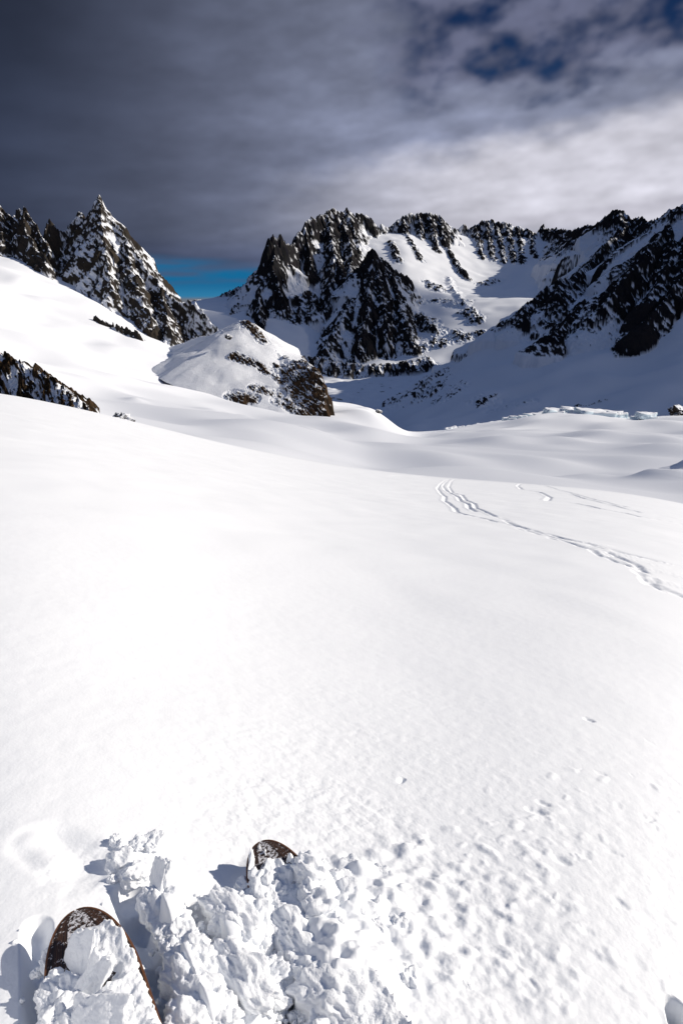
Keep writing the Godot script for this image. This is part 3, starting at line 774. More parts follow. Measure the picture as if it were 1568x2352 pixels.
	R.append({"o": 1, "p": [640, 925, 668, 934, 700, 950], "lift": 2.0, "rock": 0.75, "wr": 10.0})
	var g2 := land({"a": 330, "b": 800, "nth": 460, "r0": 600.0, "r1": 1000.0, "nr": 420, "net": basin, "sink": 3.0, "ridges": R, "seed": 100, "flute_oct": 1, "warp": 0.7, "warp_len": 16.0, "base_rock": 0.0, "roll": 2.6, "roll_len": 55.0, "cliff": [727, 846, 744, 757, 952, 688, 2.4],
		"jag": 1.6, "jag_len": 8.0, "flute": 1.6, "flute_len": 26.0, "strata": 2.4, "strata_angle": 36.0, "strata_len": Vector3(16, 4, 24), "detail": 1.0, "detail_len": 7.0,
		"k_flute": 0.2, "k_band": 0.6, "k_slope": 0.8, "slope_mid": 1.25, "k_grain": 0.26, "grain_len": 5.0, "threshold": 0.52, "rock_color": Color(0.022, 0.018, 0.015), "warm_color": Color(0.075, 0.048, 0.03)})
	mountain(g2, 1, "mountain", "rounded snow-capped spur ending in a brown rock nose", rock_mat, "spur")

	# the dark slabs close by at the left edge
	R = []
	R.append({"o": 1, "p": [-120, 745, 200, -60, 772, 195, 0, 806, 188, 20, 818, 186, 45, 828, 182, 62, 843, 180, 85, 845, 176, 100, 852, 174, 120, 868, 170, 140, 884, 164, 160, 900, 158, 178, 916, 152, 195, 934, 146, 210, 952, 140], "s1": 0.85, "w": 40.0, "s2": 0.6, "rock": 0.56, "wr": 300.0, "reach": 46.0})
	var g3 := land({"a": -100, "b": 225, "nth": 300, "r0": 120.0, "r1": 205.0, "nr": 380, "net": basin, "sink": 2.5, "ridges": R, "seed": 110, "warp": 0.8, "warp_len": 5.0, "base_rock": 0.0,
		"jag": 1.2, "jag_len": 5.0, "k_flute": 0.0, "flute": 0.5, "flute_len": 5.0, "strata": 1.5, "strata_angle": 42.0, "strata_len": Vector3(9.0, 1.7, 16.0), "detail": 0.35, "detail_len": 3.5, "octaves": 2,
		"k_band": 1.5, "k_slope": 0.3, "slope_mid": 0.9, "k_grain": 0.15, "grain_len": 2.5, "threshold": 0.5, "rock_color": Color(0.018, 0.014, 0.011), "warm_color": Color(0.06, 0.038, 0.022)})
	var m3 := land_mesh(g3, 1)
	tag(put("rock_outcrop", m3, rock_mat), "large dark tilted rock slabs patched with snow at the left edge", "rock")

	# lone rocks: [px, py, r, half sizes, turn, label]
	var rocks := [
		[284, 966, 190, Vector3(3.4, 2.2, 2.4), 0.2, "small low rock poking through snow right of the dark slabs"],
		[817, 957, 760, Vector3(7.5, 5, 5), 0.3, "small dark rock below the nose of the spur"],
		[870, 944, 830, Vector3(4, 2, 3), 0.5, "tiny dark rock on the edge of the snow bench"],
		[525, 772, 800, Vector3(4, 2.5, 3), 0.4, "little rock in the snow on the crest of the spur"],
		[655, 822, 785, Vector3(3.2, 5, 3), 0.0, "small upright rock on the far edge of the spur"],
		[1562, 945, 1090, Vector3(17, 9, 9), 0.2, "rock patch at the right edge beyond the ice blocks"],
		[1624, 1054, 330, Vector3(6, 7, 8), 0.1, "unseen rock added to shade the snow at the right edge"]]  # last one added beyond the frame so its shadow reaches the snow
	var k := 0
	for r in rocks:
		k += 1
		var o := put(numbered("rock_outcrop"), rock_mesh(200 + k, r[3]), rock_mat)
		o.position = spot(r[0], r[1], r[2]) - Vector3(0, r[3].y * 0.35, 0)
		o.rotation = Vector3(0.25, r[4], -0.3)
		tag(o, r[5], "rock")

	# ice blocks along the lip of the plateau
	var variants := []
	for v in 6: variants.append(serac(300 + v))
	for i in 64:
		var t := rng.randf()
		var px := lerpf(1030.0, 1500.0, t)
		var py := 981.0 - 22.0 * smoothstep(0.0, 0.5, t) + rng.randf_range(-3.0, 8.0)
		if t < 0.25: py = 992.0 - 26.0 * t / 0.4 + rng.randf_range(-2.0, 4.0)
		var p := spot(px, py, rng.randf_range(960.0, 1010.0))
		var o := put(numbered("ice_block"), variants[i % 6], far_mat)
		o.position = p + Vector3(0, 1.5, 0)
		var big := rng.randf_range(0.9, 1.9) * (1.5 if t > 0.45 and t < 0.8 else 0.8)
		o.scale = Vector3(big * rng.randf_range(1.0, 2.4), big * rng.randf_range(0.7, 1.1), big * rng.randf_range(0.8, 1.4))
		o.rotation = Vector3(rng.randf_range(-0.15, 0.15), rng.randf_range(-0.5, 0.5), rng.randf_range(-0.15, 0.15))
		var part: String = "low thin end of the ice line" if t < 0.3 else ("high broken middle of the ice line" if t < 0.75 else "end of the ice line near the rock patch")
		tag(o, "pale blue-white ice block in the " + part, "ice block", "ice blocks, " + part)

func rock_mesh(seed_: int, half: Vector3) -> ArrayMesh:
	var src := lump(seed_, Vector3.ONE, 0.42, 26, 0.35)
	var arr := src.surface_get_arrays(0)
	var V: PackedVector3Array = arr[Mesh.ARRAY_VERTEX]
	var N: PackedVector3Array = arr[Mesh.ARRAY_NORMAL]
	var C := PackedColorArray()
	var n := noise(seed_, 2.6, 3)
	var band := noise(seed_ + 9, 1.0, 3)
	for i in V.size():
		var p := V[i]
		var b := band.get_noise_3d(p.x * 1.5 + p.y * 1.2, (p.y - p.x * 0.7) * 5.0, p.z * 1.5)
		V[i] = (p + N[i] * 0.12 * b) * half
		var up := N[i].y + 0.55 * b + 0.35 * n.get_noise_3dv(p * 3.0)
		C.append(Color(0.04, 0.034, 0.03).lerp(Color(0.86, 0.88, 0.92), smoothstep(0.42, 0.52, up)))
	arr[Mesh.ARRAY_VERTEX] = V
	arr[Mesh.ARRAY_COLOR] = C
	arr[Mesh.ARRAY_NORMAL] = null
	var am := ArrayMesh.new()
	am.add_surface_from_arrays(Mesh.PRIMITIVE_TRIANGLES, arr)
	var tool := SurfaceTool.new()
	tool.create_from(am, 0)
	tool.generate_normals()
	return tool.commit()

func serac(seed_: int) -> ArrayMesh:
	var src := lump(seed_, Vector3(4.5, 4.5, 4.5), 0.2, 8, 0.85)
	var arr := src.surface_get_arrays(0)
	var V: PackedVector3Array = arr[Mesh.ARRAY_VERTEX]
	var N: PackedVector3Array = arr[Mesh.ARRAY_NORMAL]
	var C := PackedColorArray()
	for i in V.size():
		C.append(Color(0.64, 0.75, 0.82).lerp(Color(0.86, 0.88, 0.92), smoothstep(0.35, 0.6, N[i].y)))
	arr[Mesh.ARRAY_COLOR] = C
	var am := ArrayMesh.new()
	am.add_surface_from_arrays(Mesh.PRIMITIVE_TRIANGLES, arr)
	return am

# ---------------------------------------------------------------- near slope
func near_slope() -> void:
	var nth := 800
	var nr := 900
	var n := nth * nr
	var t0 := -0.62
	var t1 := 0.62
	var rr := PackedFloat32Array()
	for j in nr:
		if j < 480: rr.append(1.0 / tan(deg_to_rad(lerpf(61.0, 8.7, pow(j / 479.0, 0.92)))))
		elif j < 860: rr.append(rr[479] * pow(112.0 / rr[479], float(j - 479) / 380.0))
		else: rr.append(112.0 * pow(150.0 / 112.0, float(j - 859) / 40.0))
	var dth := (t1 - t0) / (nth - 1)
	var X := PackedFloat32Array(); X.resize(n)
	var Z := PackedFloat32Array(); Z.resize(n)
	var H := PackedFloat32Array(); H.resize(n)
	var A := PackedFloat32Array(); A.resize(n)      # how churned the snow is
	var fine := noise(400, 9.0, 4)
	var roll := noise(401, 0.35, 3)
	var wide := noise(402, 0.02, 3)
	for i in nth:
		var th := t0 + dth * i
		var sn := sin(th)
		var cs := cos(th)
		for j in nr:
			var q := j * nth + i
			var r := rr[j]
			X[q] = r * sn
			Z[q] = -r * cs
			H[q] = slope_h(th, r)
	var marks := near_marks()
	for m in marks:                                # [a, b, width, height, churn, flat]
		var a: Vector3 = m[0]
		var b: Vector3 = m[1]
		var w: float = m[2]
		var dx := b.x - a.x
		var dz := b.z - a.z
		var l2 := maxf(dx * dx + dz * dz, 1e-6)
		var ra := sqrt(a.x * a.x + a.z * a.z)
		var rb := sqrt(b.x * b.x + b.z * b.z)
		var rm := maxf(minf(ra, rb) - w, 0.3)
		var ta := atan2(a.x, -a.z)
		var tb := atan2(b.x, -b.z)
		var i0 := clampi(floori((minf(ta, tb) - w / rm - t0) / dth), 0, nth)
		var i1 := clampi(ceili((maxf(ta, tb) + w / rm - t0) / dth), 0, nth)
		var j0 := rr.bsearch(minf(ra, rb) - w)
		var j1 := rr.bsearch(maxf(ra, rb) + w)
		var amp: float = m[3]
		var churn: float = m[4]
		var steep: bool = m.size() > 5
		for j in range(j0, mini(j1, nr)):
			for i in range(i0, i1):
				var q := j * nth + i
				var ex := X[q] - a.x
				var ez := Z[q] - a.z
				var t := clampf((ex * dx + ez * dz) / l2, 0.0, 1.0)
				ex -= t * dx
				ez -= t * dz
				var d := sqrt(ex * ex + ez * ez) / w
				if d < 1.0:
					var k := 1.0 - d * d
					k = 1.0 - d * d * d * d if steep else k
					k = k * k
					H[q] += amp * k
					A[q] = maxf(A[q], churn * minf(k * 2.0, 1.0))
	var cells := noise(403, 13.0, 1, FastNoiseLite.TYPE_CELLULAR, FastNoiseLite.FRACTAL_NONE)
	cells.cellular_return_type = FastNoiseLite.RETURN_DISTANCE
	cells.cellular_jitter = 1.0
	var cells2 := noise(404, 32.0, 1, FastNoiseLite.TYPE_CELLULAR, FastNoiseLite.FRACTAL_NONE)
	cells2.cellular_return_type = FastNoiseLite.RETURN_DISTANCE
	var patch := noise(405, 2.2, 3)
	for q in n:
		var x := X[q]
		var z := Z[q]
		var r := sqrt(x * x + z * z)
		var h := H[q] + 0.012 * minf(r / 3.0, 1.0) * roll.get_noise_2d(x, z) * 2.0 + 0.12 * minf(r / 40.0, 1.0) * wide.get_noise_2d(x, z)
		if r < 16.0:
			var a := A[q]
			h += 0.0018 * fine.get_noise_2d(x, z) * maxf(1.0 - r / 9.0, 0.0)
			if a > 0.01:
				var wx := x + 0.03 * patch.get_noise_2d(x * 3.0, z * 3.0)
				var wz := z + 0.03 * patch.get_noise_2d(x * 3.0 + 40.0, z * 3.0)
				var c1 := cells.get_noise_2d(wx, wz) + 1.0
				var c2 := cells2.get_noise_2d(wx, wz) + 1.0
				var p := clampf(0.55 + 0.9 * patch.get_noise_2d(x, z), 0.0, 1.0)
				h += a * (0.014 * p * maxf(0.3 - c1 * c1, -0.1) + 0.009 * maxf(0.3 - c2 * c2, -0.1) + 0.008 * fine.get_noise_2d(x * 2.0, z * 2.0))
		H[q] = h
	var V := PackedVector3Array(); V.resize(n)
	var N := PackedVector3Array(); N.resize(n)
	for q in n: V[q] = Vector3(X[q], H[q], Z[q])
	var ix := PackedInt32Array()
	for j in nr:
		for i in nth:
			var q := j * nth + i
			var ea := V[j * nth + mini(i + 1, nth - 1)] - V[j * nth + maxi(i - 1, 0)]
			var eb := V[mini(j + 1, nr - 1) * nth + i] - V[maxi(j - 1, 0) * nth + i]
			var m := ea.cross(eb).normalized()
			N[q] = m if m.y > 0.0 else -m
	ix.resize((nr - 1) * (nth - 1) * 6)
	var w := 0
	for j in nr - 1:
		for i in nth - 1:
			var a := j * nth + i
			ix[w] = a; ix[w + 1] = a + nth; ix[w + 2] = a + 1
			ix[w + 3] = a + 1; ix[w + 4] = a + nth; ix[w + 5] = a + nth + 1
			w += 6
	var arr := []
	arr.resize(Mesh.ARRAY_MAX)
	arr[Mesh.ARRAY_VERTEX] = V
	arr[Mesh.ARRAY_NORMAL] = N
	arr[Mesh.ARRAY_INDEX] = ix
	var am := ArrayMesh.new()
	am.add_surface_from_arrays(Mesh.PRIMITIVE_TRIANGLES, arr)
	tag(put("snow_ground", am, snow_mat), "bright untracked snow slope falling away from the skis", "snow", "", "structure")
	# the same slope to the sides and behind
	var tool := SurfaceTool.new()
	tool.begin(Mesh.PRIMITIVE_TRIANGLES)
	tool.set_smooth_group(0)
	var m_th := 180
	var radii := [0.0, 0.5, 1.0, 2.0, 4.0, 8.0, 15.0, 30.0, 50.0, 70.0, 90.0, 110.0, 130.0]
	for j in radii.size() - 1:
		for i in m_th:
			var c := []
			for e in [[0, 0], [1, 0], [0, 1], [1, 1]]:
				var th: float = -PI + TAU * (i + e[0]) / m_th
				var r: float = radii[j + e[1]]
				var inside := 0.16 if absf(th) < 0.6 else 0.0
				c.append(Vector3(sin(th) * r, slope_h(th, r) - inside * minf(r / 0.5, 1.0) - 0.05 - r * 0.004 * (1.0 if absf(th) < 0.6 else 0.0), -cos(th) * r))
			for k in [0, 2, 1, 1, 2, 3]: tool.add_vertex(c[k])
	tool.index()
	tool.generate_normals()
	tag(put("snow_ground_001", tool.commit(), snow_mat), "the same snow slope running on to the sides and behind", "snow", "", "structure")

func near_marks() -> Array:
	var out := []
	var seg := func(a: Vector2, b: Vector2, w: float, amp: float, churn: float) -> void:
		out.append([on_snow(a.x, a.y), on_snow(b.x, b.y), w, amp, churn])
	# the churned field round the skis
	seg.call(Vector2(700, 2060), Vector2(840, 2352), 0.18, 0.0, 0.4)
	seg.call(Vector2(740, 2060), Vector2(960, 2352), 0.26, 0.0, 0.45)
	seg.call(Vector2(720, 1900), Vector2(960, 2150), 0.4, 0.0, 0.35)
	seg.call(Vector2(800, 1800), Vector2(1250, 2250), 0.7, 0.0, 0.16)
	seg.call(Vector2(900, 1720), Vector2(1300, 1850), 1.0, 0.0, 0.08)
	seg.call(Vector2(1250, 1950), Vector2(1600, 2352), 0.7, 0.0, 0.16)
	seg.call(Vector2(130, 2240), Vector2(180, 2352), 0.06, 0.0, 0.6)
	seg.call(Vector2(180, 2000), Vector2(330, 1970), 0.13, 0.0, 0.25)
	# mound over the right ski
	seg.call(Vector2(665, 2040), Vector2(800, 2300), 0.13, 0.045, 0.4)
	seg.call(Vector2(850, 2100), Vector2(960, 2330), 0.2, 0.02, 0.4)
	# the trench beside the lower ski, the wall, the hollow behind it, the ridge blocks, the trench before the mound
	for line in [[0.042, -0.055, [[300, 2062], [325, 2110], [368, 2230], [408, 2330], [440, 2420]]], [0.05, 0.05, [[372, 2075], [392, 2130], [446, 2250], [480, 2330], [520, 2420]]],
			[0.042, -0.06, [[445, 2100], [462, 2160], [494, 2230], [515, 2300]]], [0.05, 0.04, [[530, 2085], [545, 2150], [560, 2240], [590, 2320]]],
			[0.042, -0.08, [[648, 2150], [655, 2240], [672, 2300], [690, 2400]]]]:
		var pts: Array = line[2]
		for k in pts.size() - 1:
			out.append([on_snow(pts[k][0], pts[k][1]), on_snow(pts[k + 1][0], pts[k + 1][1]), line[0], line[1] * 0.62, 0.25 if line[1] > 0.0 else 0.0, true])
	# windlip at the upper left of the skis
	seg.call(Vector2(80, 1930), Vector2(130, 1975), 0.05, 0.014, 0.0)
	seg.call(Vector2(110, 1935), Vector2(190, 1985), 0.09, -0.02, 0.0)
	# left of the left ski: edge broken by the tip
	seg.call(Vector2(85, 2130), Vector2(92, 2352), 0.03, -0.04, 0.15)
	# slot shaped into the snow in place of a cast shadow, lower right
	seg.call(Vector2(1548, 2318), Vector2(1560, 2360), 0.025, -0.09, 0.0)
	# little pits and crumbs over the slope
	for k in 150:
		var px := rng.randf_range(650.0, 1600.0)
		var py := rng.randf_range(1640.0, 2352.0)
		if py < 2250.0 - (px - 500.0) * 0.75: continue
		var s := rng.randf_range(0.007, 0.02)
		var p := on_snow(px, py)
		var e := p + Vector3(rng.randf_range(-0.025, 0.025), 0, rng.randf_range(-0.03, 0.03))
		out.append([p, e, s, rng.randf_range(-0.006, 0.005) * s / 0.02, 0.05])
	for k in 5:
		var px := rng.randf_range(650.0, 1500.0)
		var py := rng.randf_range(1640.0, 1980.0)
		var p := on_snow(px, py)
		out.append([p, p + Vector3(rng.randf_range(-0.02, 0.02), 0, 0.015), rng.randf_range(0.012, 0.022), rng.randf_range(-0.011, -0.005), 0.0])
	# soft humps spreading out from the mound to the right
	for k in 420:
		var t := pow(rng.randf(), 1.5)
		var px := lerpf(760.0, 1330.0, t) + rng.randfn(0.0, 40.0)
		var py := lerpf(rng.randf_range(1990.0, 2352.0), rng.randf_range(1760.0, 2352.0), t)
		if py < 1890.0 - (px - 760.0) * 0.25: continue
		var p := on_snow(px, py)
		var w := rng.randf_range(0.012, 0.036) * (1.0 - 0.4 * t)
		out.append([p, p + Vector3(rng.randf_range(-0.02, 0.02), 0, rng.randf_range(-0.02, 0.02)), w, w * rng.randf_range(0.12, 0.36) * (1.0 - 0.6 * t), 0.25])
	# ski tracks far down the slope
	var track := func(pts: Array, w: float, depth: float, churn: float) -> void:
		for k in pts.size() - 1:
			var a := on_snow(pts[k][0], pts[k][1])
			var b := on_snow(pts[k + 1][0], pts[k + 1][1])
			var side := Vector3(-(b.z - a.z), 0, b.x - a.x).normalized() * w
			if churn > 0.0:                          # the trampled part: broken pieces of furrow
				for n in 6:
					var c := a.lerp(b, n / 6.0) + side * rng.randf_range(-0.8, 0.8)
					var e := c + (b - a) * rng.randf_range(0.2, 0.5)
					out.append([c, e, w * rng.randf_range(0.5, 0.9), -depth * rng.randf_range(0.03, 0.16), 0.12 * churn])
				continue
			out.append([a, b, w * 0.85, -depth * 0.26, churn * 0.35])
			out.append([a + side, b + side, w * 0.8, depth * 0.06, 0.0])
	track.call([[1035, 1100], [1020, 1105], [1010, 1112], [1004, 1122], [1012, 1134], [1022, 1142], [1020, 1152], [1032, 1160], [1044, 1168], [1048, 1176], [1070, 1184]], 0.095, 0.13, 0.0)
	track.call([[1040, 1099], [1022, 1108], [1016, 1116], [1022, 1126], [1034, 1134], [1050, 1142], [1056, 1152], [1074, 1160], [1076, 1168], [1090, 1176]], 0.095, 0.13, 0.0)
	track.call([[1055, 1098], [1036, 1106], [1030, 1118], [1038, 1132], [1060, 1138], [1068, 1150], [1088, 1158], [1092, 1168], [1112, 1176], [1136, 1186]], 0.095, 0.13, 0.0)
	track.call([[900, 1093], [1000, 1096], [1080, 1097], [1160, 1102], [1230, 1112], [1300, 1130], [1360, 1146], [1440, 1166], [1568, 1188]], 0.22, 0.14, 0.0)
	track.call([[1200, 1107], [1188, 1116], [1196, 1124], [1240, 1130], [1262, 1142], [1256, 1150], [1320, 1156], [1370, 1168], [1430, 1178], [1470, 1188], [1568, 1205]], 0.17, 0.2, 0.0)
	track.call([[1230, 1110], [1290, 1128], [1340, 1145], [1400, 1160], [1470, 1178], [1568, 1196]], 0.16, 0.18, 0.0)
	track.call([[1136, 1186], [1180, 1205], [1230, 1220], [1280, 1232], [1330, 1252], [1390, 1268], [1440, 1290], [1468, 1312], [1490, 1338], [1530, 1356], [1590, 1382]], 0.1, 0.12, 1.0)
	track.call([[1070, 1184], [1120, 1195], [1170, 1206], [1230, 1226], [1290, 1242], [1345, 1258], [1400, 1285], [1455, 1300]], 0.09, 0.1, 0.8)
	track.call([[1280, 1232], [1350, 1250], [1420, 1268], [1480, 1280], [1530, 1292], [1600, 1310]], 0.09, 0.1, 1.0)
	for c in [[1300, 1240, 0.22], [1400, 1275, 0.25], [1460, 1300, 0.22], [1500, 1330, 0.2], [1540, 1295, 0.2], [1360, 1262, 0.22]]:
		var p := on_snow(c[0], c[1])
		out.append([p, p + Vector3(0.4, 0, 0.3), c[2], 0.006, 0.5])
	return out

# ---------------------------------------------------------------- skis
var ski_w := 0.07
var ski_r := 0.07

func ski_half(u: float) -> float:
	if u < 0.15: return ski_w * sqrt(maxf(1.0 - pow(1.0 - u / 0.15, 2.2), 0.0))
	return lerpf(ski_w, ski_w - 0.01, smoothstep(0.3, 0.9, u))

func ski_rise(u: float) -> float:
	return ski_r * pow(maxf(1.0 - u / 0.42, 0.0), 2.0)

func strip(nu: int, f: Callable) -> ArrayMesh:
	var tool := SurfaceTool.new()
	tool.begin(Mesh.PRIMITIVE_TRIANGLES)
	tool.set_smooth_group(0)
	for j in nu:
		for i in 12:
			for k in [[0, 0], [0, 1], [1, 0], [1, 0], [0, 1], [1, 1]]:
				var a: float = (i + k[0]) / 12.0
				var b: float = float(j + k[1]) / nu
				tool.set_uv(Vector2(a, b * 12.0))
				tool.add_vertex(f.call(a, 1.75 * b * b))
	tool.index()
	tool.generate_normals()
	tool.generate_tangents()
	return tool.commit()

func skis() -> void:
	var w := 256
	var grain := Image.create(w, 1024, false, Image.FORMAT_RGB8)
	var gn := noise(500, 1.0, 3)
	var fn := noise(501, 0.03, 4)
	var f2 := noise(502, 0.12, 3)
	for x in w:
		var stripe := gn.get_noise_2d(x * 0.22, 3.0)
		for y in 1024:
			var v := clampf(0.5 + 1.3 * stripe + 0.25 * gn.get_noise_2d(x * 0.5, y * 0.02), 0.0, 1.0)
			var c := Color(0.008, 0.005, 0.004).lerp(Color(0.075, 0.032, 0.013), v * v)
			var frost := smoothstep(0.05, 0.3, fn.get_noise_2d(x, y * 0.5) + 0.6 * f2.get_noise_2d(x, y * 0.5) - 0.12 + (0.25 if x > 70 and x < 190 else -0.2))
			grain.set_pixel(x, y, c.lerp(Color(0.7, 0.7, 0.74), frost * 0.8).linear_to_srgb())
	var top := StandardMaterial3D.new()
	top.albedo_texture = ImageTexture.create_from_image(grain)
	top.uv1_scale = Vector3(1, 0.35, 1)
	top.roughness = 0.5
	var rim := StandardMaterial3D.new()
	rim.albedo_color = Color(0.13, 0.055, 0.024).linear_to_srgb()
	rim.roughness = 0.35
	var under := StandardMaterial3D.new()
	under.albedo_color = Color(0.02, 0.02, 0.022).linear_to_srgb()
	under.roughness = 0.4
	var which := 0
	# [tip x, tip z, height over the snow, heading, roll, half width, tip rise]
	for s in [[-0.453, -0.916, 0.0724, 0.539, 0.047, 0.0716, 0.0692], [-0.1705, -1.2127, 0.0741, 0.486, 0.0445, 0.0689, 0.0746]]:
		var tip := Vector3(s[0], slope_y(s[0], s[1]) + s[2], s[1])
		ski_w = s[5]
		ski_r = s[6]
		var dir := Vector3(sin(s[3]), 0, cos(s[3]))
		var along := Vector3(dir.x, slope_y(tip.x + dir.x, tip.z + dir.z) - slope_y(tip.x, tip.z), dir.z).normalized()
		var side := Vector3(dir.z, 0, -dir.x)
		var lift := along.cross(side)
		if lift.y < 0.0: lift = -lift
		var right := side * cos(s[4]) + lift * sin(s[4])
		var up := lift * cos(s[4]) - side * sin(s[4])
		var o := Node3D.new()
		o.name = numbered("ski")
		add_child(o)
		o.position = tip - Vector3(0, ski_rise(0.0), 0)
		var label := ["dark wooden ski tip lower in the frame with snow slabs lying on it", "dark brown ski tip half buried in the churned snow mound"][which] as String
		tag(o, label, "ski", "pair of skis under the viewer")
		put("topsheet", strip(60, func(a, u): return right * ski_half(u) * 0.985 * (2.0 * a - 1.0) + along * u + up * (ski_rise(u) + 0.0005)), top, o)
		put("base", strip(60, func(a, u): return right * ski_half(u) * (1.0 - 2.0 * a) + along * u + up * (ski_rise(u) - 0.009)), under, o)
		var edge := func(side: float) -> ArrayMesh:
			return strip(60, func(a, u):
				var t: float = a * 2.0
				var out_: float = ski_half(u) + 0.0015
				if t < 1.0: return right * side * lerpf(out_ - 0.0035, out_, t) + along * (u - 0.0015 * maxf(0.0, 1.0 - u / 0.1)) + up * (ski_rise(u) + 0.0015)
				return right * side * out_ + along * (u - 0.0015 * maxf(0.0, 1.0 - u / 0.1)) + up * (ski_rise(u) + 0.0015 - 0.0105 * (t - 1.0)))
		put("edge", edge.call(-1.0), rim, o)
		put("edge", edge.call(1.0), rim, o)
		# the snow lying on it
		var n1 := noise(510 + which, 14.0, 4)
		var n2 := noise(520 + which, 60.0, 3)
		var tool := SurfaceTool.new()
		tool.begin(Mesh.PRIMITIVE_TRIANGLES)
		tool.set_smooth_group(0)
		var nu := 170
		var nv := 60
		var P := []
		for j in nu + 1:
			for i in nv + 1:
				var u := 0.62 * j / nu + 0.012
				var v := 2.0 * i / nv - 1.0
				var fill := 0.0
				if which == 0:
					fill = smoothstep(-0.55, 0.25, v + 1.2 * n1.get_noise_2d(u, v * 0.06) - 0.15 + 2.2 * maxf(u - 0.16, 0.0) * 4.0) * smoothstep(0.02, 0.06, u)
				else:
					fill = smoothstep(-0.1, 0.35, (u - 0.09) * 9.0 + 1.5 * n1.get_noise_2d(u, v * 0.06) - 0.5 * v + 0.2)
				fill *= smoothstep(1.0, 0.86, absf(v) + 0.12 * n2.get_noise_2d(u, v * 0.06))
				var thick := fill * (0.016 + 0.03 * smoothstep(0.1, 0.4, u) + 0.016 * n1.get_noise_2d((u + 5.0) * 0.7, v * 0.05) + 0.0025 * n2.get_noise_2d(u, v * 0.066)) - 0.006 * (1.0 - fill)
				P.append(right * ski_half(u) * v * 0.99 + along * u + up * (ski_rise(u) + thick))
		for j in nu:
			for i in nv:
				var a := j * (nv + 1) + i
				for k in [a, a + nv + 1, a + 1, a + 1, a + nv + 1, a + nv + 2]: tool.add_vertex(P[k])
		tool.index()
		tool.generate_normals()
		var sc := put(numbered("snow_cover"), tool.commit(), lump_mat)
		sc.position = o.position
		tag(sc, ["loose snow lying on the lower, left-hand ski", "clumpy snow lying on the half buried upper ski"][which], "snow cover")
		which += 1

# ---------------------------------------------------------------- clods and slabs
func in_hollow(px: float, py: float) -> bool:
	for l in [[300, 2062, 408, 2330], [445, 2100, 515, 2300], [648, 2150, 680, 2352], [215, 2120, 300, 2352]]:
		var a := Vector2(l[0], l[1])
		var q := Geometry2D.get_closest_point_to_segment(Vector2(px, py), a, Vector2(l[2], l[3]))
		if q.distance_to(Vector2(px, py)) < (32.0 if l[0] != 215 else 60.0): return true
	return false

